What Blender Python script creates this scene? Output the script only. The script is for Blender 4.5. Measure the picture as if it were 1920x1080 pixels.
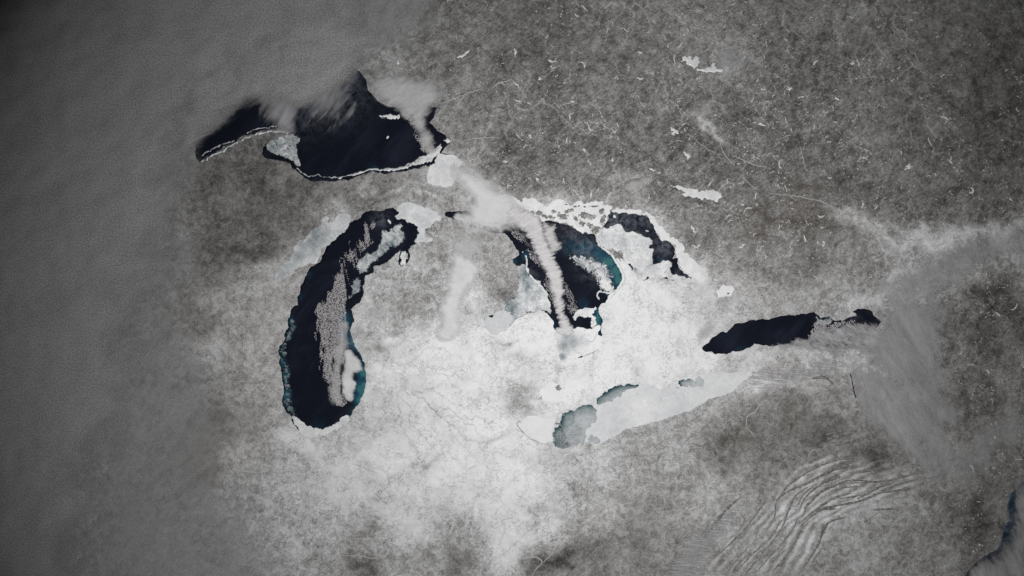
import bpy, math, random
import numpy as np
from mathutils import Vector
from mathutils.geometry import delaunay_2d_cdt

# ---------------------------------------------------------------- camera, sky, sun, exposure
# A winter view of a lake country from orbit.  1 unit = 12 km; map points are given in tenths of a unit.
S = 0.1                      # map step -> units
R_GLOBE, C_GLOBE = 1310.0, 3000.0   # plan radius and depth (map steps) of the ground, overcurved so its edges darken
CAM_H = 20000.0              # camera height over the middle of the map (map steps)
SUN_DIR = Vector((0.13, -0.12, 1.0)).normalized()
scene = bpy.context.scene
for o in list(bpy.data.objects): bpy.data.objects.remove(o)
cam_d = bpy.data.cameras.new("camera"); cam = bpy.data.objects.new("camera", cam_d)
scene.collection.objects.link(cam); scene.camera = cam
cam.location = (0, 0, CAM_H*S); cam.rotation_euler = (0, 0, 0)
cam_d.sensor_width = 36.0; cam_d.lens = 18.0*CAM_H/960.0
cam_d.clip_start = 10; cam_d.clip_end = 20000
world = bpy.data.worlds.new("World"); scene.world = world; world.use_nodes = True
wn = world.node_tree.nodes; wl = world.node_tree.links
sky = wn.new("ShaderNodeTexSky"); sky.sky_type = 'NISHITA'; sky.sun_disc = False
sky.sun_elevation = math.asin(SUN_DIR.z); sky.sun_rotation = math.atan2(SUN_DIR.x, SUN_DIR.y)
sky.altitude = 60000.0; sky.air_density = 1.0; sky.dust_density = 0.3
wl.new(sky.outputs[0], wn["Background"].inputs[0]); wn["Background"].inputs[1].default_value = 0.05
sun_d = bpy.data.lights.new("sun", 'SUN'); sun_d.energy = 3.1; sun_d.angle = math.radians(0.53)
sun_d.color = (1.0, 0.993, 0.985)
sun = bpy.data.objects.new("sun", sun_d); scene.collection.objects.link(sun)
sun.rotation_euler = SUN_DIR.to_track_quat('Z', 'Y').to_euler(); sun.location = SUN_DIR*1500
vs = scene.view_settings; vs.view_transform = 'Standard'; vs.look = 'None'; vs.exposure = 0.0; vs.gamma = 1.0
vs.use_curve_mapping = False
scene.cycles.use_denoising = False
scene.cycles.transparent_max_bounces = 24
scene.cycles.max_bounces = 4; scene.cycles.diffuse_bounces = 2

rng = np.random.default_rng(7); random.seed(7)

# ---------------------------------------------------------------- map helpers
def depth(X, Y):
    u2 = np.clip((X*X+Y*Y)/(R_GLOBE**2), 0, 0.9995)
    return C_GLOBE*(1-np.sqrt(1-u2))
def normal(X, Y):
    u2 = np.clip((X*X+Y*Y)/(R_GLOBE**2), 0, 0.9995)
    g = C_GLOBE/(R_GLOBE**2)/np.sqrt(1-u2)
    n = np.stack([X*g, Y*g, np.ones_like(X)], -1)
    return n/np.linalg.norm(n, axis=-1, keepdims=True)
def plan(px, py):
    """map reading (east, south of the map corner) -> plan position on the curved ground"""
    x0 = np.asarray(px, float)-960.0; y0 = 540.0-np.asarray(py, float)
    X, Y = x0.copy(), y0.copy()
    for _ in range(40):
        k = 1+depth(X, Y)/CAM_H
        X, Y = x0*k, y0*k
    return X, Y
def place(px, py, h=0.0):
    X, Y = plan(px, py)
    n = normal(X, Y)
    h = np.broadcast_to(np.asarray(h, float), X.shape)
    P = np.stack([X, Y, -depth(X, Y)], -1)+n*h[..., None]
    return P*S

def hash2(i, j, seed):
    h = (i.astype(np.int64)*374761393+j.astype(np.int64)*668265263+seed*1442695041) & 0x7fffffff
    h = (h ^ (h >> 13))*1274126177 & 0x7fffffff
    return ((h ^ (h >> 16)) & 0xffff)/65535.0
def vnoise(x, y, seed):
    i = np.floor(x); j = np.floor(y); f = x-i; g = y-j
    f = f*f*(3-2*f); g = g*g*(3-2*g)
    a = hash2(i, j, seed); b = hash2(i+1, j, seed); c = hash2(i, j+1, seed); d = hash2(i+1, j+1, seed)
    return (a*(1-f)+b*f)*(1-g)+(c*(1-f)+d*f)*g
def fbm(x, y, scale, octv=4, seed=0):
    x = np.asarray(x, float)/scale; y = np.asarray(y, float)/scale
    t = 0; a = .5; tot = 0
    for k in range(octv):
        t = t+a*vnoise(x, y, seed+k*17); tot += a; a *= .5; x = x*2.03+11.3; y = y*2.03+5.7
    return t/tot
def sstep(a, b, x):
    t = np.clip((x-a)/(b-a), 0, 1); return t*t*(3-2*t)

def rough(poly, amp=.14, minlen=3.0, closed=True, seed=1, it=5):
    r = random.Random(seed)
    p = [tuple(map(float, q)) for q in poly]
    for _ in range(it):
        out = []; n = len(p)
        for k in range(n if closed else n-1):
            a, b = p[k], p[(k+1) % n]; out.append(a)
            dx, dy = b[0]-a[0], b[1]-a[1]; L = math.hypot(dx, dy)
            if L > minlen:
                t = r.gauss(0, amp)
                out.append(((a[0]+b[0])/2-dy*t, (a[1]+b[1])/2+dx*t))
        if not closed: out.append(p[-1])
        if len(out) == n: break
        p = out
    return p
def smooth(poly, it=1, closed=True):
    p = np.array(poly, float)
    for _ in range(it):
        q = np.roll(p, -1, 0)
        if closed:
            p = np.stack([p*.75+q*.25, p*.25+q*.75], 1).reshape(-1, 2)
        else:
            a = np.stack([p[:-1]*.75+p[1:]*.25, p[:-1]*.25+p[1:]*.75], 1).reshape(-1, 2)
            p = np.vstack([p[:1], a, p[-1:]])
    return [tuple(v) for v in p]
def inside(poly, x, y):
    P = np.array(poly, float); r = np.zeros(np.shape(x), bool)
    j = len(P)-1
    for i in range(len(P)):
        xi, yi = P[i]; xj, yj = P[j]
        if yi != yj:
            r ^= ((yi > y) != (yj > y)) & (x < (xj-xi)*(y-yi)/(yj-yi)+xi)
        j = i
    return r
def segdist(pts, x, y, closed=True):
    P = np.array(pts, float); d = np.full(np.shape(x), 1e9)
    n = len(P)
    for i in range(n if closed else n-1):
        a = P[i]; b = P[(i+1) % n]; ab = b-a; L = max(ab@ab, 1e-9)
        t = np.clip(((x-a[0])*ab[0]+(y-a[1])*ab[1])/L, 0, 1)
        d = np.minimum(d, np.hypot(x-a[0]-t*ab[0], y-a[1]-t*ab[1]))
    return d

col = scene.collection
def attr(me, name, vals):
    a = me.attributes.new(name, 'FLOAT', 'POINT'); a.data.foreach_set('value', np.asarray(vals, np.float32))
def mesh_obj(name, verts, faces, mat, attrs=None, parent=None, flat=False):
    me = bpy.data.meshes.new(name); me.from_pydata([tuple(v) for v in verts], [], faces)
    for k, v in (attrs or {}).items(): attr(me, k, v)
    if not flat:
        me.polygons.foreach_set('use_smooth', np.ones(len(me.polygons), bool))
    me.materials.append(mat); me.update()
    o = bpy.data.objects.new(name, me); col.objects.link(o); o.parent = parent
    return o
def tag(o, label=None, cat=None, group=None, kind=None):
    if label: o['label'] = label
    if cat: o['category'] = cat
    if group: o['group'] = group
    if kind: o['kind'] = kind
    return o

def triangulate(poly, spacing):
    P = np.array(poly, float)
    x0, y0 = P.min(0); x1, y1 = P.max(0)
    gx, gy = np.meshgrid(np.arange(x0+spacing*.5, x1, spacing), np.arange(y0+spacing*.5, y1, spacing*.87))
    gx = gx+(np.arange(gx.shape[0])[:, None] % 2)*spacing*.5
    gx = gx.ravel(); gy = gy.ravel()
    if len(gx):
        m = inside(poly, gx, gy); gx, gy = gx[m], gy[m]
        if len(gx):
            m = segdist(poly, gx, gy) > spacing*.35; gx, gy = gx[m], gy[m]
    pts = [Vector(p) for p in poly]+[Vector(p) for p in zip(gx, gy)]
    n = len(poly)
    v, e, f, _, _, _ = delaunay_2d_cdt(pts, [], [list(range(n))], 1, 1e-4)
    V = np.array([(a.x, a.y) for a in v])
    return V, [tuple(t) for t in f]
def boundary_loops(faces):
    ed = {}
    for f in faces:
        for k in range(len(f)):
            a, b = f[k], f[(k+1) % len(f)]
            ed[(a, b)] = 1
    return [(a, b) for (a, b) in ed if (b, a) not in ed]

def slab(name, poly, h, thick, mat, spacing=6, attrs=None, parent=None, bulge=None):
    """a sheet with real thickness lying on the curved ground; poly in map readings"""
    V, F = triangulate(poly, spacing)
    n = len(V)
    hh = np.full(n, float(h))
    if bulge is not None: hh = hh+bulge(V[:, 0], V[:, 1], poly)
    top = place(V[:, 0], V[:, 1], hh)
    # upward orientation
    f0 = F[0]; a, b, c = (V[k] for k in f0)
    if (b[0]-a[0])*(c[1]-a[1])-(b[1]-a[1])*(c[0]-a[0]) > 0: F = [f[::-1] for f in F]
    be = boundary_loops(F)
    bi = sorted({k for e in be for k in e}); idx = {k: n+i for i, k in enumerate(bi)}
    low = place(V[bi, 0], V[bi, 1], h-thick) if bi else np.zeros((0, 3))
    faces = list(F)+[(b, a, idx[a], idx[b]) for a, b in be]
    A = {}
    allp = np.vstack([V, V[bi]]) if bi else V
    for k, fn in (attrs or {}).items():
        A[k] = np.broadcast_to(fn(allp[:, 0], allp[:, 1]), (len(allp),)) if callable(fn) else np.full(len(allp), fn)
    return mesh_obj(name, np.vstack([top, low]), faces, mat, A, parent)

def blobs(lst):
    """soft sum of (x, y, radius, value)"""
    def f(x, y):
        t = np.zeros(np.shape(x))
        for bx, by, br, bv in lst:
            t = np.maximum(t, bv*np.exp(-(((x-bx)**2+(y-by)**2)/(br*br))))
        return t
    return f
def ribbon(name, line, w, h, mat, rise=0.0, taper=True, parent=None, amp=.12, seed=3, attrs=None):
    """a long narrow body (river ice, ridge) along a line: width w, crest rise"""
    L = np.array(rough(smooth(line, 2, False), amp, max(2.5, w*.9), False, seed, 3))
    n = len(L)
    d = np.gradient(L, axis=0); d /= np.maximum(np.linalg.norm(d, axis=1, keepdims=True), 1e-6)
    nrm = np.stack([-d[:, 1], d[:, 0]], 1)
    t = np.linspace(0, 1, n)
    prof = (np.sin(np.pi*np.clip(t, .02, .98))**.35 if taper else np.ones(n))
    r = random.Random(seed)
    jit = np.array([r.uniform(.6, 1.35) for _ in range(n)])
    ww = w*.5*prof*jit
    rows = [L+nrm*ww[:, None], L+nrm*ww[:, None]*.35, L-nrm*ww[:, None]*.35, L-nrm*ww[:, None]]
    hs = [h-.5, h+rise, h+rise, h-.5] if rise else [h, h, h, h]
    verts = np.vstack([place(q[:, 0], q[:, 1], np.full(n, hh)*1.0) for q, hh in zip(rows, hs)])
    if not rise:
        base = np.vstack([place(q[:, 0], q[:, 1], np.full(n, h-.4)) for q in (rows[0], rows[3])])
        verts = np.vstack([verts, base])
    faces = []
    for k in range(3):
        for i in range(n-1):
            faces.append((k*n+i, k*n+i+1, (k+1)*n+i+1, (k+1)*n+i))
    if not rise:
        for i in range(n-1):
            faces.append((4*n+i, 4*n+i+1, i+1, i)); faces.append((3*n+i, 3*n+i+1, 5*n+i+1, 5*n+i))
    A = {k: np.full(len(verts), v) for k, v in (attrs or {}).items()}
    return mesh_obj(name, verts, faces, mat, A, parent)

# ---------------------------------------------------------------- materials
class NT:
    def __init__(s, name):
        s.m = bpy.data.materials.new(name); s.m.use_nodes = True
        s.t = s.m.node_tree; s.n = s.t.nodes; s.l = s.t.links
        s.b = s.n["Principled BSDF"]; s.out = s.n["Material Output"]
        s.b.inputs['Roughness'].default_value = .9; s.b.inputs['Specular IOR Level'].default_value = .0
        tc = s.n.new('ShaderNodeTexCoord'); sp = s.n.new('ShaderNodeSeparateXYZ'); cb = s.n.new('ShaderNodeCombineXYZ')
        s.l.new(tc.outputs['Object'], sp.inputs[0]); s.l.new(sp.outputs[0], cb.inputs[0]); s.l.new(sp.outputs[1], cb.inputs[1])
        s.xy = cb.outputs[0]
    def put(s, sock, v):
        if isinstance(v, (int, float)): sock.default_value = v
        elif isinstance(v, tuple): sock.default_value = (*v, 1) if len(v) == 3 and sock.type == 'RGBA' else v
        else: s.l.new(v, sock)
    def m_(s, op, a, b=0.0, clamp=False):
        n = s.n.new('ShaderNodeMath'); n.operation = op; n.use_clamp = clamp
        s.put(n.inputs[0], a); s.put(n.inputs[1], b); return n.outputs[0]
    def map(s, rot=0.0, sc=(1, 1, 1), loc=(0, 0, 0)):
        n = s.n.new('ShaderNodeMapping'); n.vector_type = 'TEXTURE'; n.inputs['Rotation'].default_value = (0, 0, rot)
        n.inputs['Scale'].default_value = tuple(1/q for q in sc); n.inputs['Location'].default_value = loc
        s.l.new(s.xy, n.inputs[0]); return n.outputs[0]
    def noise(s, scale, detail=5, rough_=.55, dist=0.0, vec=None, typ='FBM'):
        n = s.n.new('ShaderNodeTexNoise'); n.noise_type = typ
        n.inputs['Scale'].default_value = scale; n.inputs['Detail'].default_value = detail
        n.inputs['Roughness'].default_value = rough_; n.inputs['Distortion'].default_value = dist
        s.l.new(vec or s.xy, n.inputs['Vector']); return n.outputs[0]
    def at(s, name):
        n = s.n.new('ShaderNodeAttribute'); n.attribute_name = name; return n.outputs['Fac']
    def ss(s, a, b, x):
        n = s.n.new('ShaderNodeMapRange'); n.interpolation_type = 'SMOOTHSTEP'
        s.put(n.inputs['Value'], x); s.put(n.inputs['From Min'], a); s.put(n.inputs['From Max'], b); return n.outputs[0]
    def mix(s, f, a, b):
        n = s.n.new('ShaderNodeMix'); n.data_type = 'RGBA'
        s.put(n.inputs[0], f); s.put(n.inputs[6], a); s.put(n.inputs[7], b); return n.outputs[2]
    def ramp(s, f, stops):
        n = s.n.new('ShaderNodeValToRGB'); e = n.color_ramp.elements
        while len(e) < len(stops): e.new(.5)
        for k, (p, c) in enumerate(stops): e[k].position = p; e[k].color = (*c, 1)
        s.put(n.inputs[0], f); return n.outputs[0]
    def bump(s, h, strength, dist=.1):
        n = s.n.new('ShaderNodeBump'); n.inputs['Strength'].default_value = strength; n.inputs['Distance'].default_value = dist
        s.put(n.inputs['Height'], h); s.l.new(n.outputs[0], s.b.inputs['Normal'])
    def done(s, colr, alpha=None):
        s.put(s.b.inputs['Base Color'], colr)
        if alpha is not None: s.put(s.b.inputs['Alpha'], alpha)
        return s.m
    def lines(s, n, w):   # thin winding lines where the noise crosses its middle
        return s.ss(w, 0.0, s.m_('ABSOLUTE', s.m_('SUBTRACT', n, .5)))

def ground_material():
    t = NT('snowy_ground')
    def ctr(n, g): return t.m_('MULTIPLY', t.m_('SUBTRACT', n, .5), g)
    big = ctr(t.noise(.2, 10, .7, .3), 2.4)
    mn = t.noise(.75, 10, .8, .9)
    mid = t.m_('ADD', ctr(mn, 2.2), ctr(t.ss(.45, .56, mn), .12))
    fine = ctr(t.noise(4.5, 3, .75), 2.2)
    diag = ctr(t.noise(.9, 8, .72, .6, t.map(math.radians(30), (1, 3.0, 1))), 2.4)
    sn = t.at('snow'); sp = t.at('speck'); ve = t.at('vein'); gr = t.at('grain')
    v = t.m_('ADD', sn, t.m_('MULTIPLY', big, t.at('patch')))
    v = t.m_('ADD', v, t.m_('MULTIPLY', mid, gr))
    v = t.m_('ADD', v, t.m_('MULTIPLY', fine, t.m_('MULTIPLY', gr, .8)))
    v = t.m_('ADD', v, t.m_('MULTIPLY', diag, t.m_('MULTIPLY', sp, .3)))
    # frozen brooks: thin white winding lines in the forest
    msk = t.ss(.40, .60, t.noise(.45, 5, .65, 0, t.map(0, (1, 1, 1), (31, 7, 0))))
    br = t.lines(t.noise(1.3, 6, .62, .9, t.map(.5, (1, 1.5, 1), (3, 9, 0))), .035)
    br2 = t.lines(t.noise(.6, 8, .64, .8, t.map(.6, (1, 1.9, 1), (13, 2, 0))), .016)
    v = t.m_('ADD', v, t.m_('MULTIPLY', t.m_('MULTIPLY', t.m_('MAXIMUM', br, br2), msk), t.m_('MULTIPLY', sp, .34)))
    # wooded stream valleys: thin dark winding lines in the open snow
    msk2 = t.ss(.38, .58, t.noise(.3, 5, .6, 0, t.map(0, (1, 1, 1), (51, 17, 0))))
    dv = t.lines(t.noise(.8, 8, .64, .6, t.map(.3, (1, 1.3, 1), (23, 4, 0))), .022)
    dv2 = t.lines(t.noise(.33, 9, .64, .4, t.map(.9, (1, 1.4, 1), (2, 41, 0))), .009)
    v = t.m_('SUBTRACT', v, t.m_('MULTIPLY', t.m_('MULTIPLY', t.m_('MAXIMUM', dv, dv2), msk2), t.m_('MULTIPLY', ve, .45)))
    dr = t.at('drain')
    v = t.m_('ADD', v, t.m_('MULTIPLY', dr, t.m_('SUBTRACT', t.m_('MULTIPLY', sp, .24), t.m_('MULTIPLY', ve, .22))))
    c = t.ramp(v, [(0.0, (.05, .0495, .048)), (.13, (.122, .120, .116)), (.3, (.256, .253, .25)), (.6, (.51, .51, .513)), (.95, (.82, .823, .832))])
    c = t.mix(t.at('warm'), c, t.mix(.35, c, (.27, .225, .19)))
    t.bump(t.m_('ADD', mid, fine), .12, .05)
    return t.done(c)
def water_material():
    t = NT('lake_water')
    g = t.noise(5.5, 3, .7)
    deep = t.mix(t.ss(.42, .72, g), (.0058, .0072, .0138), (.015, .018, .029))
    deep = t.mix(t.ss(.45, .75, t.noise(.12, 5, .6, .5, t.map(.8, (.7, 2, 1)))), deep, (.017, .021, .034))
    wob = t.noise(.9, 7, .62, .6)
    tq = t.m_('MULTIPLY', t.at('turq'), t.m_('ADD', .1, t.m_('MULTIPLY', wob, 2.0)), True)
    c = t.mix(t.ss(.05, .55, tq), deep, (.014, .058, .095))
    c = t.mix(t.ss(.5, 1.0, tq), c, (.04, .14, .15))
    mil = t.m_('MULTIPLY', t.at('milk'), t.ss(.35, .7, t.noise(.8, 8, .68, .9)))
    c = t.mix(mil, c, (.17, .185, .22))
    t.b.inputs['Roughness'].default_value = .75; t.b.inputs['Specular IOR Level'].default_value = .03
    return t.done(c)
def ice_material():
    t = NT('lake_ice')
    def ctr(n, g): return t.m_('MULTIPLY', t.m_('SUBTRACT', n, .5), g)
    n1 = ctr(t.noise(.55, 10, .68, 1.0), 2.6); n2 = ctr(t.noise(2.2, 7, .72, .4), 2.4); g = ctr(t.noise(5.0, 2, .7), 2.0)
    th = t.m_('ADD', t.at('thin'), t.m_('MULTIPLY', t.m_('ADD', n1, t.m_('MULTIPLY', n2, .55)), t.at('mottle')))
    th = t.m_('ADD', th, t.m_('MULTIPLY', g, .07))
    c = t.ramp(th, [(0.0, (.83, .83, .835)), (.35, (.52, .54, .555)), (.65, (.265, .30, .312)), (.88, (.08, .14, .15)), (1.0, (.028, .055, .075))])
    cr = t.lines(t.noise(.55, 8, .64, .9, t.map(.3, (1, 1.5, 1), (4, 4, 0))), .013)
    cr = t.m_('MULTIPLY', cr, t.ss(.46, .6, t.noise(.4, 4, .55, 0, t.map(0, (1, 1, 1), (9, 61, 0)))))
    c = t.mix(t.m_('MULTIPLY', cr, t.at('crack'), True), c, (.05, .065, .09))
    t.bump(t.m_('ADD', n1, n2), .12, .05)
    al = t.m_('ADD', t.at('dens'), t.m_('ADD', ctr(t.noise(1.1, 10, .7, 1.1), 2.2), t.m_('MULTIPLY', n2, .12)))
    return t.done(c, t.ss(.38, .58, al))
def cloud_material(name, colr, rot=0.0, sc=(1, 1, 1), scale=.5, k=1.0, detail=9, rgh=.62, lo=.0, hi=1.0, tex=.3, gr=.14):
    t = NT(name)
    n = t.m_('MULTIPLY', t.m_('SUBTRACT', t.noise(scale, detail, rgh, .5, t.map(rot, sc)), .5), 2.4)
    n2 = t.m_('MULTIPLY', t.m_('SUBTRACT', t.noise(scale*.45, 6, .6, .3, t.map(rot, sc, (7, 3, 0))), .5), 2.4)
    g = t.noise(3.3, 2, .9)
    d = t.at('dens')
    a = t.m_('ADD', d, t.m_('MULTIPLY', t.m_('ADD', n, t.m_('MULTIPLY', n2, .6)), t.m_('MULTIPLY', k, t.m_('MULTIPLY', t.m_('SUBTRACT', 1.45, d), t.ss(0, .25, d)))))
    a = t.ss(lo, hi, a)
    w = t.m_('ADD', .5, t.m_('ADD', t.m_('MULTIPLY', n2, tex*1.6), t.m_('ADD', t.m_('MULTIPLY', n, tex*1.8), t.m_('MULTIPLY', t.m_('SUBTRACT', g, .5), gr*8))), True)
    c = t.mix(w, tuple(q*.72 for q in colr), tuple(min(.93, q*1.2) for q in colr))
    t.bump(n, .08, .05)
    return t.done(c, t.m_('MULTIPLY', a, t.at('opac'), True))
def forest_ridge_material():
    t = NT('wooded_ridge')
    c = t.mix(t.ss(.40, .72, t.noise(1.6, 8, .78, .4)), (.115, .114, .112), (.36, .358, .356))
    return t.done(c)
def island_material():
    t = NT('wooded_island')
    n = t.noise(1.6, 7, .68, .6)
    c = t.ramp(t.m_('ADD', n, t.at('snow')), [(.3, (.09, .087, .08)), (.55, (.24, .235, .225)), (.8, (.78, .785, .79))])
    t.bump(n, .3, .08)
    return t.done(c)
def snow_material(name='snow_covered_ice', colr=(.8, .81, .82)):
    t = NT(name)
    n = t.noise(2.2, 6, .65)
    return t.done(t.mix(n, tuple(q*.8 for q in colr), colr))
M = dict(ground=ground_material(), water=water_material(), ice=ice_material(), ridge=forest_ridge_material(),
         island=island_material(), snow=snow_material(), pale=snow_material('pale_river_ice', (.46, .455, .45)))
t = NT('dark_valley'); M['valley'] = t.done(t.mix(t.noise(3, 4, .6), (.13, .128, .125), (.34, .335, .33)))
t = NT('puff'); M['puff'] = t.done(t.mix(t.noise(1.5, 4, .6), (.36, .34, .35), (.62, .595, .61)))

# ---------------------------------------------------------------- map of the lakes
SUP = [(374,304.6),(382,298.6),(396.6,289),(412,281.8),(429,271),(443.5,265.6),(465,254),(484.4,246),(508,241.5),(523,238),(538,241),(545,249),(530,256),(508.5,265),(497,271),(493,278),(492,288),(497,296),(518,300),(544.6,307),(556.7,321.5),(571,333.5),(583,339.7),(600,339),(614,339.5),(626.5,340.7),(638.5,337.5),(665,332),(679.4,327.5),(696,321.5),(713,323),(735,323),(759,321.5),(778,315.5),(792.6,312),(806,312),(802,331),(804.6,343),(824,346.7),(843,348),(850,338),(856,328),(860,316.6),(868,304.6),(851,293),(827.5,286.6),(833.5,278),(845.5,266),(838,257.7),(831,251.7),(819,244.4),(812,235),(804.6,230),(814,218),(820,201),(809,200),(790,204),(770,206),(749,203.5),(727.6,198.7),(708,189),(696,174.6),(688,160),(683,145.7),(674.6,133.7),(667,127.7),(640,118),(600,115),(560,125),(520,140),(470,165),(430,190),(395,215),(372,240),(364,262),(366,290)]
MICH = [(678,403),(691,396),(704,395),(719,395),(742,394),(750,386),(760,381.5),(778,385),(790,388),(802,389),(811,396),(821,404),(829,409),(820,413),(811,414),(805.6,425.6),(795,435),(796,443),(803.6,447),(813,449),(798,453.7),(784,453.7),(770,462),(766,470),(769,479),(765,492),(752,501),(747,495),(748,480),(753,466),(746,474),(740,478),(726.7,491),(706.7,498),(700,501),(699,512),(684.4,517),(684.4,528),(682,545.6),(677.8,559),(666.7,572),(658,580),(662,592),(664.4,603),(655.6,619),(661,634),(669,654.4),(677.8,668),(684.4,683),(686.7,701),(685.6,719),(681,739),(673,756.7),(662,769),(655.6,783),(640,796.7),(622,808),(604,814),(591,818),(575.6,820),(562,810),(552,796.7),(546.7,781),(537.8,774),(530,761),(530,745.6),(532,728),(529,714),(528,696.7),(523,681),(522,661),(524.4,648),(533,639),(533,628),(541,614),(540,597),(546.7,579),(559,572),(558,556.7),(563,536.7),(571,523),(578,508),(591,496.7),(604.4,479),(613,461),(624.4,452),(635.6,441),(649,425.6),(658,416.7),(671,412)]
HUR = [(943,437),(955,446.7),(965,461.7),(973,473),(972,480),(960,486.7),(961.7,493),(973,498),(975,510),(973,525),(971.7,540),(971,553),(958,561.7),(948,573),(946,581),(930,588),(910,593),(911.7,616.7),(935,625),(950,615),(961.7,603),(975,590),(988,586.7),(1006.7,581),(1020,583),(1030,593),(1038,603),(1041.7,620),(1045,640),(1050,661.7),(1054,676.7),(1060,680),(1073,678),(1083,670),(1098,665),(1121.7,655),(1128,640),(1127.5,613),(1126,593),(1121.7,578),(1135,568),(1140,555),(1155,543),(1165,535),(1167,521.7),(1165,510),(1156.7,496.7),(1148,483),(1140,475),(1128,468),(1123,456.7),(1116.7,445),(1115,440),(1098,436),(1086.7,431.7),(1073,426),(1060,421),(1048,417.5),(1033,414),(1020,412.5),(1006.7,410),(993,405),(980,398),(960,396),(930,398),(900,400),(880,397),(862,396),(850,397),(836,398),(834,404),(846,408),(860,414),(878,424),(900,432),(925,436)]
GEO = [(1139.8,401.5),(1146,397.5),(1155.5,396.8),(1165,400),(1171,397.5),(1187,400),(1209,403.8),(1217,409),(1224.8,422),(1231,431),(1231,440),(1240.5,450),(1251.5,452),(1261,459.7),(1266.5,467.6),(1261,485),(1270,483),(1272,500.6),(1281.5,511.6),(1297,521),(1295.6,532),(1284.6,537),(1269,530),(1255,523),(1240,520),(1225,518),(1206,526),(1210.6,512),(1188.6,508.5),(1180,498),(1171,491),(1168,480),(1165,467.6),(1146,464),(1127,463),(1124,456.6),(1121,449),(1118,441),(1132,425),(1135,420),(1141,412.5)]
ERIE = [(1036,812),(1040,801),(1050,797.5),(1052.5,782.5),(1060,772.5),(1082.5,764),(1097.5,759),(1112.5,760),(1117.5,747.5),(1140,732.5),(1162.5,720),(1175,719),(1200,720),(1222,724),(1237,732),(1275,729),(1271,715),(1280,710),(1305,705),(1350,699),(1390,697.5),(1412,695),(1410,705),(1397,712.5),(1385,724),(1350,742.5),(1312,760),(1270,777.5),(1237,789),(1200,797.5),(1167,809),(1145,822),(1127,832.5),(1105,830),(1080,835),(1060,840),(1047,840),(1037,832.5)]
ONT = [(1317,655),(1330,640.6),(1337,632),(1350,623),(1361,624),(1372,614),(1385,605.6),(1402.5,602),(1429,598),(1455,594.7),(1477,591),(1499,590),(1516,587),(1527,586),(1536,592.5),(1538,597),(1555.6,592.5),(1564,601),(1586,598),(1606,592.5),(1599,584),(1608,579),(1630,580.5),(1643,594.7),(1652,603),(1642,615),(1634,627.5),(1628,645),(1604,654),(1564,655),(1534,654),(1499,648),(1466,646),(1433,648),(1398,654),(1374,658),(1363,664.7),(1341,664.7),(1324,660)]
SEA = [(1925,898),(1908,910),(1896,925),(1889,950),(1882,995),(1874,1020),(1858,1036),(1836,1052),(1816,1070),(1806,1110),(2000,1120),(2000,890)]
CAY = [(1593.2,700),(1595,700),(1599,715),(1601.8,732),(1606,746),(1604,747),(1600,734),(1597.4,716)]
lakes = {}
for nm, P, tq, mk in (
    ('superior', SUP, [(700,318,14,.25)], [(575,215,40,.35),(640,170,50,.5)]),
    ('michigan', MICH, [(681,728,16,1.1),(676,748,12,1.0),(683,700,14,.9),(642,600,16,.75),(640,625,14,.6),(664,640,16,.7),(529,680,10,.55),(533,740,12,.8),(531,705,9,.7),(560,556,8,.4),(600,800,22,.18),(575,512,10,.35),(540,600,12,.45)], [(715,410,16,.5),(655,640,14,.5)]),
    ('huron', HUR, [(1161,524,11,1.25),(1156,508,16,1.0),(1143,490,20,.9),(1125,475,22,.55),(1095,468,24,.42),(1075,462,20,.3),(1062,468,16,.25),(1120,597,10,.9),(1124,585,8,.9),(1122,610,8,.8),(1095,570,14,.25),(1054,668,8,.7),(978,520,10,.5),(962,490,10,.4),(955,573,12,.45),(985,480,10,.4),(1148,548,12,.7)], [(1075,440,26,.5),(1095,462,22,.85),(1060,430,14,.5),(1110,500,26,.5),(985,520,20,.6)]),
    ('georgian', GEO, [(1240,490,14,.25)], [(1160,415,30,1.0),(1195,415,30,.7),(1210,402,20,.7),(1245,462,18,1.0),(1235,480,20,.4),(1280,520,14,.9)]),
    ('ontario', ONT, [(1385,655,10,.22),(1400,654,10,.22)], [(1590,605,20,.5),(1550,598,14,.5)]),
    ('sea', SEA, [(1900,960,120,.22)], [(1900,1000,120,.5)]),
    ('narrow', CAY, [], [(1598,715,30,.8)])):
    q = rough(P, .08, 2.6, True, 5, 4) if nm != 'narrow' else smooth(P, 1)
    lakes[nm] = q

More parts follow.
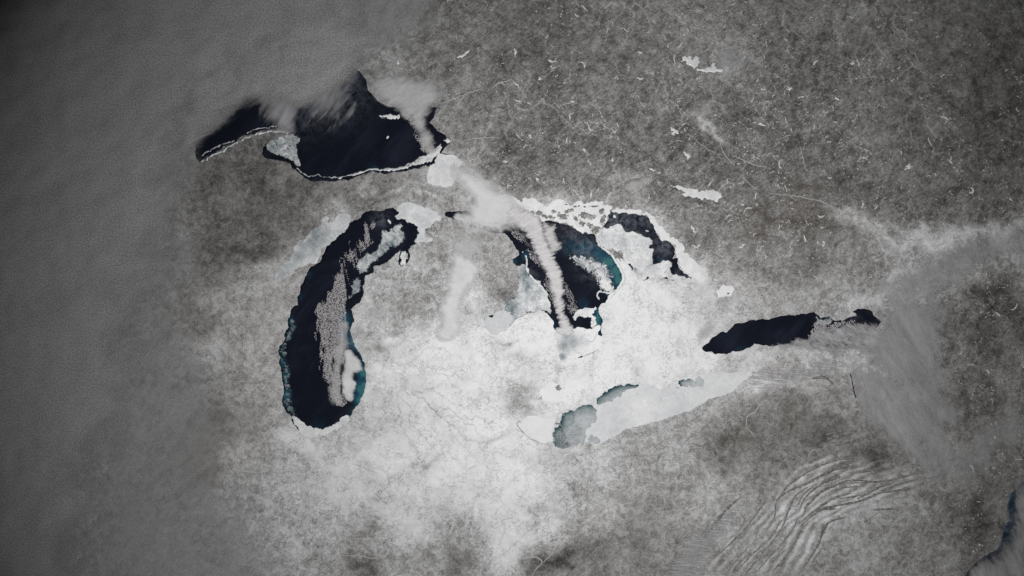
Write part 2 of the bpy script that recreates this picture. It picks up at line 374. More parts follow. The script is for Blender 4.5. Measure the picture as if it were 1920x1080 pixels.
# ---------------------------------------------------------------- ground
xs = np.concatenate([np.arange(-420, -10, 14.), np.arange(-10, 1931, 2.4), np.arange(1940, 2345, 14.)])
ys = np.concatenate([np.arange(-780, -10, 16.), np.arange(-10, 1091, 2.4), np.arange(1104, 1880, 16.)])
GX, GY = np.meshgrid(xs, ys)
SNOW = [(700,20,.3),(850,30,.2),(1000,40,.17),(1150,30,.2),(1300,20,.28),(1450,40,.2),(1600,30,.22),(1800,40,.2),
(720,60,.35),(860,110,.2),(1000,110,.13),(1130,100,.2),(1250,110,.22),(1360,110,.3),(1500,110,.13),(1650,110,.2),(1850,120,.12),
(880,190,.25),(960,200,.18),(1060,180,.17),(1170,200,.2),(1300,200,.2),(1420,190,.18),(1550,220,.17),(1700,200,.17),(1850,220,.1),
(880,270,.25),(960,290,.12),(1060,270,.12),(1150,290,.13),(1250,280,.12),(1350,300,.13),(1480,290,.13),(1620,250,.25),(1750,300,.15),(1880,300,.12),
(980,340,.18),(1080,340,.2),(1180,350,.25),(1280,390,.18),(1400,370,.12),(1500,390,.1),(1600,350,.13),(1700,370,.14),(1850,380,.12),
(1280,420,.2),(1320,450,.18),(1420,440,.14),(1520,440,.15),(1600,440,.25),(1650,400,.2),(1700,400,.18),(1760,400,.16),(1820,400,.15),(1900,380,.15),(1640,470,.3),(1740,470,.35),(1840,470,.35),
(1330,500,.4),(1420,500,.22),(1520,500,.2),(1620,500,.3),(1720,490,.5),(1800,510,.45),(1900,480,.45),
(1180,560,.85),(1260,560,.8),(1310,560,.6),(1400,550,.55),(1500,560,.45),(1580,560,.5),(1700,560,.5),(1850,550,.15),(1900,620,.12),
(1200,620,.9),(1280,620,.82),(1350,590,.65),(1430,570,.55),(1320,680,.8),(1420,680,.75),(1520,680,.65),(1600,680,.6),(1850,640,.12),(1780,620,.16),(1900,700,.25),
(1150,690,.9),(1250,680,.85),(1450,710,.5),(1550,720,.35),(1500,760,.2),(1400,760,.35),(1330,790,.4),(1420,790,.2),(1500,800,.18),(1360,830,.12),(1540,830,.12),(1250,820,.45),(1200,850,.42),(1450,850,.2),(1600,850,.25),(1640,850,.12),(1850,740,.12),(1900,780,.2),
(1150,880,.6),(1250,900,.38),(1350,920,.4),(1450,920,.3),(1300,1000,.35),(1200,970,.3),(1100,930,.6),(1130,1050,.25),(1200,1050,.25),(1020,1050,.22),(1000,1000,.78),(950,1020,.8),(900,1040,.6),(870,1050,.3),(760,980,.7),(680,990,.5),(660,1050,.3),(780,1060,.45),(600,1000,.6),(960,900,.85),(850,880,.8),(750,860,.75),(650,900,.72),(600,850,.6),
(850,720,.8),(760,700,.75),(900,790,.85),(980,740,.6),(1000,700,.75),(1000,640,.9),(930,680,.8),(730,600,.45),(760,560,.45),(720,650,.65),(780,480,.5),(830,440,.35),(900,470,.45),(940,540,.3),(900,560,.6),(880,620,.7),(930,510,.4),(860,660,.85),(700,560,.65),(820,640,.8),
(420,350,.16),(480,350,.13),(560,340,.15),(640,370,.24),(720,350,.2),(780,350,.35),(830,365,.3),(500,400,.15),(560,400,.17),(470,470,.12),(430,480,.11),(600,380,.25),(820,430,.3),(870,430,.4),(450,420,.2),
(500,540,.5),(450,560,.5),(520,600,.5),(420,600,.4),(360,600,.33),(480,660,.5),(420,680,.5),(350,560,.3),(500,720,.55),(480,780,.4),(520,800,.5),(420,770,.3),(370,820,.25),(370,860,.22),(450,860,.45),(530,880,.55),(560,900,.6),(430,950,.5),(500,1000,.55),(350,900,.4),(300,800,.45),(250,750,.45),(200,700,.42),(250,950,.45),(340,1040,.48),
(1500,980,.5),(1600,1000,.42),(1700,1000,.3),(1800,1000,.25),(1820,980,.12),(1850,900,.2),(1780,900,.25),(1700,930,.3),(1600,920,.5),(1560,1060,.36),(1450,1040,.38),(1400,980,.42),(1480,950,.5),(1550,1000,.5),(1540,900,.5),(1650,910,.45),
(100,300,.4),(100,600,.4),(100,900,.4),(300,200,.4),(250,450,.4)]
def idw(pts, x, y, eps=26.0, p=3.2):
    num = np.zeros(x.shape); den = np.zeros(x.shape)
    for a, b, v in pts:
        w = (((x-a)**2+(y-b)**2)+eps*eps)**(-p/2)
        num += w*v; den += w
    return num/den
wx = GX+(fbm(GX, GY, 40, 5, 3)-.5)*60; wy = GY+(fbm(GX, GY, 40, 5, 9)-.5)*60
snow = idw(SNOW, wx, wy)
SPECK = [(1000,60,.55),(1100,260,1),(1400,430,1),(1300,320,1),(1500,250,.9),(1700,250,.6),(1850,200,.4),(900,200,.75),(1250,150,.7),(1550,430,.9),(1650,350,.8),
         (500,380,.35),(700,350,.5),(800,480,.4),(950,530,.6),(400,600,.2),(800,750,.0),(900,950,.05),(1300,620,.15),(1250,830,.15),(1450,800,.45),(1600,950,.2),(1850,650,.6),(1850,900,.3),(300,800,.05),(1100,1030,.35),(600,980,.1),(1500,540,.5)]
speck = idw(SPECK, GX, GY, 60, 3)
SPOTS = [(836,322,44,34,0,.3),(1040,392,130,22,.1,.3),(1240,425,70,16,.8,.22),(592,455,56,20,-.75,.2),(790,412,44,30,0,.15),(1045,740,34,26,0,.2),(930,605,34,26,0,.2),(560,815,50,14,.2,.15),(985,800,40,20,0,.1),(1322,228,22,8,.85,.4),(1345,252,20,8,1.0,.3),(1362,110,34,18,0,.12),(1590,402,26,12,.6,0.29),(1630,425,34,16,.4,0.27),(1680,446,40,18,.25,0.25),(1740,452,44,18,0,0.25),(1800,448,44,18,-.1,0.25),(1870,436,50,18,-.25,0.27),(1930,412,40,18,-.4,0.27),(1690,520,60,9,-.5,.22),(1640,560,50,9,-.4,.2),
(745,570,28,18,0,-.15),(700,655,14,10,0,-.22),(940,545,24,16,.4,-.22),(962,640,18,6,-.5,-.34),(975,668,34,12,-.2,-.2),(800,575,36,20,-.2,-.12),(845,600,12,30,0,-.1),(1044,705,6,20,0,-.25),(985,738,26,20,0,-.28),
(690,985,22,14,0,-.28),(890,905,10,6,0,-.1),(1000,968,18,14,0,-.26),(900,1005,22,14,0,-.2),(795,872,24,6,-.5,-.2),(935,818,26,7,-.5,-.28),(680,1056,36,16,0,-.3),(790,1034,14,14,0,-.28),(868,1062,30,16,0,-.25),(1060,1042,44,18,-.3,-.3),(1085,925,26,10,.2,-.25),
(1100,965,30,12,-.4,-.2),(1045,1060,30,20,0,-.2),(420,772,32,9,-.1,-.18),(368,820,9,28,0,-.15),(430,800,36,8,0,-.12),(470,470,38,16,-.4,-.08),(880,555,16,10,0,.2),(740,640,14,8,0,.25),(770,690,36,10,-.3,.1),(722,690,20,10,0,.15),
(830,500,30,14,0,.1),(770,480,24,18,.4,.1),(1180,510,24,10,.3,.4),(1150,560,30,14,0,.1),(1215,560,30,14,0,.05),(650,400,30,8,0,.25),(640,380,12,12,0,.15),(690,345,12,10,.6,.25),(740,360,26,4,-.2,.15),(800,370,24,4,.1,.2),(720,372,20,6,0,-.12),
(1360,832,34,14,.2,-.12),(1410,800,30,20,0,-.08),(1545,832,40,10,-.25,-.1),(1620,845,30,10,.1,-.12),(1320,770,40,10,-.5,.12),(1400,740,40,14,-.3,.15),(1440,720,40,10,0,.2),(1330,560,16,16,0,.1),(1300,528,18,12,0,.3),(1180,340,34,8,-.3,.1),
(1820,1000,26,22,0,-.16),(1860,560,60,50,-.5,-.12),(1880,900,30,20,0,-.08),(1240,870,40,20,-.4,.08),(1500,900,80,12,-.35,.1),(1480,960,20,40,.5,.08),(1560,960,20,50,.6,.1),(1330,930,60,14,-.8,.12),(500,505,40,14,0,.2),(560,540,30,20,0,.1),(400,640,50,14,0,.1),(360,585,26,22,0,-.12),(300,640,30,8,0,-.1)]
for a_, b_, ra, rb, ro, va in SPOTS:
    u_ = ((wx-a_)*math.cos(ro)+(wy-b_)*math.sin(ro))/ra; v_ = (-(wx-a_)*math.sin(ro)+(wy-b_)*math.cos(ro))/rb
    snow += (va if va > 0 else va*.75)*np.exp(-(u_*u_+v_*v_)*.8)
snow = np.clip(snow+.11*sstep(.5, .72, snow), .03, .97)
vein = sstep(.36, .62, snow)
grain = .28+.24*sstep(.15, .45, snow)-.40*sstep(.5, .85, snow)
patch = .24+.04*sstep(.2, .5, snow)*(1-.75*sstep(.6, .9, snow))
warm = np.clip(blobs([(380,830,60,.9),(440,800,60,.5),(540,560,60,.35),(480,680,70,.3),(1200,1000,90,.35),(1500,390,110,.45),(1420,430,120,.4),(1480,800,120,.35),(1380,830,50,.4),(1100,330,150,.2),(380,600,50,.5),(1150,620,60,.1)])(wx, wy), 0, 1)
hgt = (fbm(GX, GY, 22, 4, 21)-.5)*.22
for q in lakes.values():
    P = np.array(q); bx0, by0 = P.min(0)-6; bx1, by1 = P.max(0)+6
    ii = np.where((xs > bx0) & (xs < bx1))[0]; jj = np.where((ys > by0) & (ys < by1))[0]
    sl = (slice(jj[0], jj[-1]+1), slice(ii[0], ii[-1]+1))
    ins = inside(q, GX[sl], GY[sl])
    hh = hgt[sl]; hh[ins] = -.35; hgt[sl] = hh
# drainage: streams that run downhill to the lakes (priority flood over a rough relief)
import heapq
fx = np.where((xs >= 600-300) & (xs <= 1930))[0]; fy = np.where((ys >= -10) & (ys <= 1090))[0]
fs = (slice(fy[0], fy[-1]+1), slice(fx[0], fx[-1]+1))
FXg, FYg = GX[fs], GY[fs]; fh, fw = FXg.shape
relief = fbm(FXg, FYg, 150, 7, 61)+.12*fbm(FXg, FYg, 9, 3, 67)+.02*np.random.default_rng(3).random(FXg.shape)
wet = np.zeros(FXg.shape, bool)
for q in lakes.values(): wet |= inside(q, FXg, FYg)
wet |= inside(ERIE, FXg, FYg)
def drainage():
    Hh = relief.ravel().tolist(); W_ = fw; jt = (.0012+.02*np.random.default_rng(9).random(fh*fw)**2).tolist(); N = fh*fw
    par = [-1]*N; seen = bytearray(N); heap = []; order = []
    seeds = np.flatnonzero(wet.ravel()).tolist()
    edge = list(range(W_))+list(range(N-W_, N))+[i*W_ for i in range(fh)]+[i*W_+W_-1 for i in range(fh)]
    for k in set(seeds) | set(edge):
        seen[k] = 1; heap.append((Hh[k], k))
    heapq.heapify(heap)
    while heap:
        hgt_, k = heapq.heappop(heap); order.append(k)
        i, j = divmod(k, W_)
        if 0 < i < fh-1 and 0 < j < W_-1:
            nb = (k-W_-1, k-W_, k-W_+1, k-1, k+1, k+W_-1, k+W_, k+W_+1)
        else:
            nb = [a*W_+b for a in (i-1, i, i+1) for b in (j-1, j, j+1) if 0 <= a < fh and 0 <= b < W_]
        for m in nb:
            if not seen[m]:
                seen[m] = 1; par[m] = k; h2 = Hh[m]; h3 = hgt_+jt[m]
                heapq.heappush(heap, (h2 if h2 > h3 else h3, m))
    acc = [1]*N
    for k in reversed(order):
        p = par[k]
        if p >= 0: acc[p] += acc[k]
    return np.array(acc, float).reshape(fh, fw), np.array(par).reshape(fh, fw)
acc, par = drainage()
dr_ = np.where(wet, 0, sstep(math.log(55), math.log(1400), np.log(acc)))*.75+np.where(wet, 0, (acc > 55)*.25)
drain = np.zeros(GX.shape); drain[fs] = dr_*(.35+.9*sstep(.35, .6, fbm(FXg, FYg, 60, 3, 91)))
# folded mountains: snowy valleys between wooded ridges, lower right
def resample(l, n=48):
    P = np.array(smooth(l, 2, False)); d = np.r_[0, np.cumsum(np.hypot(*np.diff(P, axis=0).T))]
    t = np.linspace(0, d[-1], n); return np.stack([np.interp(t, d, P[:, 0]), np.interp(t, d, P[:, 1])], 1)
def z5(l): return [(1240+x/2.7, 680+y/2.7) for x, y in l]
GA = resample(z5([(170,1090),(330,920),(450,800),(520,710),(560,640),(620,575),(710,520),(800,480),(900,452),(1020,440)]), 130)
GB = resample(z5([(700,1090),(750,1000),(780,920),(800,860),(850,800),(920,765),(990,745),(1070,720),(1190,665),(1400,580)]), 130)
mz = np.where(((GX > 1320) & (GX < 1750) & (GY > 830) & (GY < 1090)).ravel())[0]
cx_ = wxs = (GX+(fbm(GX, GY, 26, 4, 71)-.5)*9).ravel()[mz]; cy_ = (GY+(fbm(GX, GY, 26, 4, 73)-.5)*9).ravel()[mz]
best = np.full(len(mz), 1e9); tbest = np.zeros(len(mz)); ubest = np.zeros(len(mz))
for tt in np.linspace(-.08, 1.08, 90):
    Cv = GA*(1-tt)+GB*tt
    for k in range(130):
        d2 = (cx_-Cv[k, 0])**2+(cy_-Cv[k, 1])**2
        m = d2 < best; best[m] = d2[m]; tbest[m] = tt; ubest[m] = k/129
env = np.exp(-best/20)*sstep(0, .12, ubest)*sstep(1.02, .8, ubest)*sstep(-.08, .04, tbest)*sstep(1.08, .96, tbest)
band = np.sin(2*np.pi*tbest*9.0+5.5*fbm(ubest*700, tbest*90, 60, 4, 5))
on = sstep(.3, .55, fbm(ubest*700+tbest*37, tbest*260, 50, 3, 15))
fold = np.zeros(GX.size); fold[mz] = env*(band*(.2+.8*on)); fold = fold.reshape(GX.shape)
snow = np.clip(snow+.05*(fold != 0)*np.abs(fold)-.19*fold, .03, .97); hgt = hgt+.55*fold
grain = grain*(1-.55*np.clip(np.abs(fold)*1.5, 0, 1))
Xp, Yp = plan(GX, GY)
ok = (Xp**2+Yp**2) < (R_GLOBE*.9985)**2
verts = place(GX.ravel(), GY.ravel(), hgt.ravel())
ny, nx = GX.shape
ix = np.arange(ny*nx).reshape(ny, nx)
quads = np.stack([ix[:-1, :-1], ix[1:, :-1], ix[1:, 1:], ix[:-1, 1:]], -1).reshape(-1, 4)
keep = ok.ravel()[quads].all(1); quads = quads[keep]
used = np.unique(quads); remap = np.full(ny*nx, -1); remap[used] = np.arange(len(used)); quads = remap[quads]
me = bpy.data.meshes.new('ground')
me.vertices.add(len(used)); me.vertices.foreach_set('co', verts[used].astype(np.float32).ravel())
me.loops.add(quads.size); me.loops.foreach_set('vertex_index', quads.astype(np.int32).ravel())
me.polygons.add(len(quads)); me.polygons.foreach_set('loop_start', np.arange(0, quads.size, 4, dtype=np.int32))
me.polygons.foreach_set('use_smooth', np.ones(len(quads), bool))
for k, a in (('snow', snow), ('speck', speck), ('vein', vein), ('grain', grain), ('patch', patch), ('warm', warm), ('drain', drain)):
    attr(me, k, a.ravel()[used])
me.materials.append(M['ground']); me.update(calc_edges=True); me.validate()
ground = bpy.data.objects.new('ground', me); col.objects.link(ground)
tag(ground, 'snow dusted land and grey winter forest around the lakes', kind='structure')

# ---------------------------------------------------------------- open water
for nm, P, tq, mk, lab in (
    ('superior', SUP, [(700,318,14,.25)], [(575,215,40,.35),(640,170,50,.5)], 'dark open lake at the upper left'),
    ('michigan', MICH, [(681,728,16,1.1),(676,748,12,1.0),(683,700,14,.9),(642,600,16,.75),(640,625,14,.6),(664,640,16,.7),(529,680,10,.55),(533,740,12,.8),(531,705,9,.7),(560,556,8,.4),(600,800,22,.18),(575,512,10,.35),(540,600,12,.45)], [(715,410,16,.5),(655,640,14,.5)], 'long dark lake running down the middle left'),
    ('huron', HUR, [(1161,524,11,1.25),(1156,508,16,1.0),(1143,490,20,.9),(1125,475,22,.55),(1095,468,24,.42),(1075,462,20,.3),(1062,468,16,.25),(1120,597,10,.9),(1124,585,8,.9),(1122,610,8,.8),(1095,570,14,.25),(1054,668,8,.7),(978,520,10,.5),(962,490,10,.4),(955,573,12,.45),(985,480,10,.4),(1148,548,12,.7)], [(1075,440,26,.5),(1095,462,22,.85),(1060,430,14,.5),(1110,500,26,.5),(985,520,20,.6)], 'dark and turquoise lake in the centre under a cloud band'),
    ('georgian', GEO, [(1240,490,14,.25)], [(1160,415,30,1.0),(1195,415,30,.7),(1210,402,20,.7),(1245,462,18,1.0),(1235,480,20,.4),(1280,520,14,.9)], 'dark bay water right of the centre lake'),
    ('ontario', ONT, [(1385,655,10,.22),(1400,654,10,.22)], [(1590,605,20,.5),(1550,598,14,.5)], 'dark blue oblong lake on the right'),
    ('sea', SEA, [(1900,960,120,.22)], [(1900,1000,120,.5)], 'dim teal sea at the lower right edge'),
    ('narrow', CAY, [], [(1598,715,30,.8)], 'narrow dark lake at the straight cloud edge')):
    o = slab('sea' if nm == 'sea' else 'lake', lakes[nm], .22, .5, M['water'], 5 if nm != 'narrow' else 3,
             {'turq': (lambda x, y, b=blobs(tq), P=lakes[nm], g=(.32 if nm == 'michigan' else .35 if nm == 'huron' else 0): np.maximum(b(x, y), g*np.exp(-segdist(P, x, y)/6)*sstep(560, 620, y))), 'milk': blobs(mk)})
    tag(o, lab, kind='structure')

# ---------------------------------------------------------------- ice
def swell(q, d):
    P = np.array(q); a = np.roll(P, 1, 0); b = np.roll(P, -1, 0)
    ar = np.sum(P[:, 0]*b[:, 1]-b[:, 0]*P[:, 1])
    tn = b-a; tn /= np.maximum(np.linalg.norm(tn, axis=1, keepdims=True), 1e-6)
    nr = np.stack([tn[:, 1], -tn[:, 0]], 1)*(1 if ar > 0 else -1)
    for _ in range(3): nr = (np.roll(nr, 1, 0)+nr*2+np.roll(nr, -1, 0))/4
    return [tuple(v) for v in P+nr*d]
def ice(label, poly, thin=.0, mottle=.25, crack=1.0, soft=5.0, dmax=1.0, h=.55, group=None, spacing=4, amp=.14, seed=2, name='ice_sheet', cat='ice sheet', min_=.0, grow=0):
    q = rough(poly, amp, 3.0, True, seed, 4)
    if grow: q = swell(q, grow)
    if grow and not soft: soft, dmax, min_ = grow*1.7, 1.4, 0.0
    th = thin if callable(thin) else (lambda x, y, v=thin: np.full(np.shape(x), v))
    dn = (lambda x, y: min_+(dmax*1.12-min_)*sstep(0, soft, segdist(q, x, y))) if soft else (lambda x, y: np.full(np.shape(x), 1.6))
    o = slab(name, q, h, .3, M['ice'], spacing, {'thin': th, 'mottle': mottle, 'crack': crack, 'dens': dn})
    return tag(o, label, cat, group)
def strip(line, w0, w1=None):
    """a polygon following a line with the given half width"""
    L = np.array(smooth(line, 1, False)); n = len(L); w1 = w0 if w1 is None else w1
    d = np.gradient(L, axis=0); d /= np.linalg.norm(d, axis=1, keepdims=True)
    nr = np.stack([-d[:, 1], d[:, 0]], 1); w = np.linspace(w0, w1, n)[:, None]
    e = np.clip(np.minimum(np.arange(n), np.arange(n)[::-1])[:, None]+.35, 0, 1)
    return [tuple(v) for v in np.vstack([L+nr*w*e, (L-nr*w*e)[::-1]])]

ERIE_Q = ice('pale frozen lake with teal thin ice along its upper shore', ERIE, lambda x, y: .19+.22*(fbm(x, y, 40, 3, 4)-.5), .16, .3, 0, grow=1.6, h=.45, spacing=3.6, amp=.06, name='frozen_lake', cat='frozen lake')
def shore_fade(line, a, b, w):
    return lambda x, y: a+(b-a)*np.exp(-segdist(line, x, y, False)/w)
UP = [(1036,832),(1036,812),(1040,801),(1050,797),(1053,782),(1060,772),(1082,764),(1098,759),(1112,760),(1118,747),(1140,732),(1162,720),(1200,720)]
for lab, pol, a, b, w in (
    ('grey teal thin ice covering the left end of the pale frozen lake', [(1037,812),(1040,802),(1050,798),(1053,784),(1060,774),(1083,765.5),(1098,761),(1113,762),(1117,775),(1114,792),(1102,802),(1098,816),(1096,830),(1080,833.5),(1060,838.5),(1047,838.5),(1038,831)], .40, .6, 10),
    ('teal rounded lobe of thin ice at the left end of the pale frozen lake', [(1037,812),(1040,802),(1049,799),(1055,803),(1057,810),(1062,818),(1064,828),(1070,834),(1060,838.5),(1047,838.5),(1038.5,831)], .50, .92, 7),
    ('scalloped grey teal thin ice next to the left lobe', [(1057,809),(1066,803),(1078,806),(1088,800),(1090,812),(1086,822),(1090,830),(1080,833),(1070,833.5),(1065,826),(1061,817)], .44, .62, 6),
    ('teal thin ice arc under the upper left shore of the pale frozen lake', [(1053,783),(1060,773.5),(1070,769.5),(1076,774),(1074,784),(1080,790),(1074,798),(1064,802),(1056,799)], .50, .92, 6),
    ('grey teal thin ice sheet in the upper middle of the pale frozen lake', [(1074,786),(1078,772),(1084,765),(1097,760.5),(1112,761.5),(1115,772),(1114,786),(1104,796),(1090,800),(1080,798)], .38, .72, 8),
    ('dark teal open crack bay along the upper shore of the pale frozen lake', [(1116,758),(1119,747),(1129,740),(1141,733),(1152,726),(1163,721),(1176,720),(1196,721),(1182,728),(1170,734),(1160,744),(1146,752),(1130,755)], .40, 1.0, 7),
    ('small teal oval of thin ice near the right end of the pale frozen lake', [(1272,716),(1280,711),(1292,710),(1303,716),(1306,724),(1297,728),(1284,726),(1275,722)], .36, .95, 4),
    ('faint grey thin ice beside the small teal oval', [(1300,709),(1312,705.5),(1320,712),(1318,722),(1309,724),(1304,716)], .34, .42, 6),
    ('mottled dark ice on the lower shore of the pale frozen lake', [(1100,822),(1108,815),(1118,818),(1124,828),(1114,831),(1104,829)], .40, .5, 6)):
    ln = UP if 'oval' not in lab else [(1275,723),(1272,716),(1280,711),(1290,709)]
    lobe = ice(lab, pol, shore_fade(ln, a+.06, b+.2, w), .22, .6, 5.0, 1.25, h=.58+.0012*len(bpy.data.objects), spacing=2.4, amp=.2, seed=21, min_=.1, grow=2.6, name='thin_ice')
    del lobe['category']; lobe.parent = ERIE_Q
ice('faint white frozen basin left of the teal thin ice', [(969,796),(980,786),(1012,782),(1040,787),(1038,800),(1033,815),(1034,828),(1010,829),(987,815)], .10, .1, .1, 0, h=.4, grow=2)
ice('small rounded white frozen lake above the left end of the teal-edged lake', [(1015,730),(1025,720),(1037,717),(1046,722),(1057,727),(1060,745),(1050,752),(1030,752),(1017,747)], .05, .1, .1, 0, name='frozen_lake', cat='frozen lake', grow=4.2)
ice('grey streaked pack ice lying beside the curved peninsula', [(494,273),(508,264),(530,255),(548,250),(558,256),(567,260),(560,268),(556,276),(558,286),(561,300),(563,316),(552,306),(540,297),(525,293),(512,289),(500,282)], .46, 1.0, 3.0, 5, .86, seed=4, grow=2)
ice('white shore ice edging the curved peninsula', strip([(376,303),(398,291),(416,284),(438,270),(462,259),(484,250),(508,246),(530,246),(541,250)], 1.2, 3.0), .36, .35, .3, 0, h=.6)
ice('narrow ice strand floating in the left arm of the lake', strip([(378,292),(392,282),(408,274),(425,268),(440,264)], 1.0, 1.6), .5, .5, .5, 0)
ice('thin ice line off the tip of the peninsula', strip([(462,250),(480,241),(500,239),(524,236)], .9, .7), .35, .4, 0, 0)
ice('white ice strand along the lower left shore of the upper lake', strip([(556,314),(566,324),(578,331),(590,330),(597,326),(602,332),(626,333.5),(650,330)], 1.0, .8), .36, .6, 1, 0)
ice('long white ice strand along the lower shore of the upper lake', strip([(650,330),(676,325),(694,317),(714,318),(738,318),(758,314),(775,306),(792,297)], 1.0, 3.2), .24, .4, 1.2, 0, seed=7)
ice('broken ice tongue at the lower right corner of the upper lake', [(756,316),(770,304),(790,292),(806,282),(818,274),(826,268),(832,276),(826,288),(815,296),(800,306),(780,311),(765,318)], .16, .4, 1.6, 3, .95, seed=9)
ice('bright white rounded ice field in the bay below the upper lake', [(808,311),(818,298),(827,288),(851,293),(868,304.6),(860,316.6),(856,328),(850,338),(843,348),(824,346.7),(804.6,343),(802,331)], .14, .28, .4, 0, spacing=4, grow=4.2)
ice('pale ice patch in the notch on the right shore of the upper lake', [(831,262),(838,258),(845,266),(840,269)], .15, .2, .2, 0)
# long lake
ice('grey and white ice filling the side bay left of the long lake', [(513,523),(520,512),(537.8,492),(553,470),(569,456.7),(582,439),(591,429),(604,422),(605,410),(613,403),(617,419),(629,412),(634,404),(653,401),(656,410),(652,424),(645,434),(634,441),(626,450),(611,461),(600,474),(591,492),(578,494),(558,503),(540,517),(524,525)], lambda x, y: .26+.36*blobs([(595,440,22,1),(585,455,20,.8),(562,480,14,.8),(535,510,22,.55),(570,462,12,.9)])(x, y), .35, .45, 0, seed=5, grow=4.2)
ice('smooth white ice filling the strait above the long lake', [(742,394),(750,386),(760,381.5),(778,385),(790,388),(802,389),(811,396),(821,404),(829,409),(820,413),(811,414),(805.6,425.6),(795,435),(796,443),(803.6,447),(813,449),(798,453.7),(784,453.7),(778,455),(787,436),(783,424),(770,416),(764,414),(748,412),(740,405),(750,399)], lambda x, y: .10+.22*fbm(x, y, 18, 3, 8), .3, .2, 0, seed=6, grow=4.2)
ice('white broken floe in the top corner of the long lake', [(722,417),(727,411),(733,412),(737,418),(733,423),(729,420),(725,424)], .15, .5, .5, 2, .9)
ice('mottled grey ice between the long lake and its upper right shore', [(672,480),(690,466),(704,456),(711,446),(706,432),(716,424),(727,430),(736,421),(748,412),(759,413),(757,430),(764,446),(758,460),(745,469),(726,482),(708,492),(698,500),(694,512),(680,516),(668,516),(663,500)], lambda x, y: .52+.4*(fbm(x, y, 16, 4, 3)-.5)-.35*blobs([(728,428,12,1),(752,425,8,1)])(x, y), .8, .8, 12, .84, min_=.1, seed=8)
ice('shattered pale ice in the twin bays beside the long lake', [(752,470),(760,468),(766,474),(767,484),(762,496),(752,500),(747,494),(749,480)], .15, .5, 2.0, 3, .72, seed=3)
ice('white crescent of ice around the lower end of the long lake', [(548,779),(556,783),(563,789),(575.6,800),(595.6,805),(613,804),(631,795),(641,784),(650,778),(655.6,783),(640,796.7),(622,808),(604,814),(591,818),(575.6,820),(562,810),(552,796.7)], .16, .3, .8, 0, seed=4, grow=4.2)
ice('thin milky ice drifting along the left shore of the long lake', [(541,600),(549,592),(557,600),(556,620),(548,640),(538,650),(537,665),(543,685),(547,705),(547,725),(546,745),(551,760),(558,776),(565,788),(553,790),(546,780),(537,772),(531,760),(531,745),(533,728),(530,713),(529,697),(524,681),(523,662),(525,649),(534,640),(534,628),(542,614)], .78, .5, .3, 8, .52, seed=4, min_=.2, spacing=3)
ice('grey haze of thin ice off the middle right shore of the long lake', [(664,514),(680,520),(684,528),(680,545),(668,556),(655,566),(648,560),(654,540),(658,525)], .62, .6, .4, 10, .8, seed=5)
# centre lake
ice('blue grey thin ice sheet beside the left shore of the centre lake', [(973,500),(984,497),(990,515),(1003,526),(1016,538),(1024,548),(1026,560),(1033,572),(1031,588),(1020,582),(1005,580.5),(986,586),(975,589),(963,600),(958,588),(947,580),(957,563),(971,553),(973,530)], lambda x, y: .36+.45*blobs([(955,574,14,1),(985,515,14,1),(990,530,12,.6)])(x, y)-.28*blobs([(1018,560,14,1),(995,575,12,.8),(1005,540,10,.6)])(x, y), .55, .9, 2, seed=5, grow=2.5)
ice('white ice rim running down the left side of the centre lake', strip([(986,478),(988,492),(988,506),(996,520),(1008,530),(1020,544),(1025,560),(1032,576)], 1.5, 2.8), .1, .3, .6, 0, h=.7)
ice('pale blue ice filling the inlet left of the centre lake', [(911,593),(930,588),(946,582),(952,586),(963,584),(960,594),(962,602),(950,614),(935,624),(913,616)], .27, .14, .15, 0, grow=4.2)
ice('thin pale ice along the upper left shore of the centre lake', strip([(945,440),(957,452),(967,466),(977,478),(975,470),(982,474)], 1.6, 2.6), .4, .5, .5, 2, .9)
ice('broken floes swirling at the right side of the centre lake', [(1062,486),(1072,476),(1090,472),(1110,478),(1130,488),(1146,502),(1154,518),(1158,534),(1152,548),(1138,555),(1122,550),(1116,534),(1110,520),(1096,510),(1078,503)], lambda x, y: .22+.3*(fbm(x, y, 9, 3, 5)-.3), .6, .3, 12, .56, min_=.15, seed=7, spacing=3)
ice('dense floe belt curving down the right side of the centre lake', [(1110,500),(1124,504),(1136,516),(1146,530),(1150,545),(1140,552),(1132,545),(1126,532),(1118,518)], .12, .5, .3, 6, .78, min_=.2, seed=17, spacing=3, h=.66)
ice('white shore ice curving along the right shore of the centre lake', strip([(1118,447),(1126,462),(1140,471),(1150,482),(1159,496),(1168,512),(1170,523),(1163,537),(1150,549),(1140,560)], 1.2, 4.0), .04, .15, .3, 0)
ice('ring shaped curl of ice at the right side of the centre lake', strip([(1124,562),(1119,555),(1121,547),(1130,546),(1140,551),(1147,546),(1150,536)], 1.3, 2.2), .12, .3, .3, 0, h=.7)
ice('jagged white floes in the lower basin of the centre lake', [(1074,592),(1082,580),(1096,575.5),(1108,577),(1122,572),(1120,582),(1112,590),(1120,594),(1121,606),(1114,614),(1108,618),(1106,606),(1108,596),(1096,597),(1086,594),(1080,606),(1075,601),(1071,606)], .08, .4, 1.4, 2.5, .8, seed=12, spacing=3)
ice('wide white ice apron at the lower end of the centre lake', [(1041,617),(1056,619),(1075,617.5),(1095,617.5),(1110,618),(1120,612),(1127,609),(1128,640),(1121.7,655),(1098,665),(1083,670),(1073,678),(1060,680),(1054,676.7),(1050,661.7),(1045,640)], lambda x, y: .04+.62*blobs([(1058,648,15,.9),(1072,640,16,.8),(1054,668,8,1.2),(1085,640,14,.5),(1062,632,12,.7)])(x, y), .3, .6, 0, seed=3, spacing=3, grow=4.2)
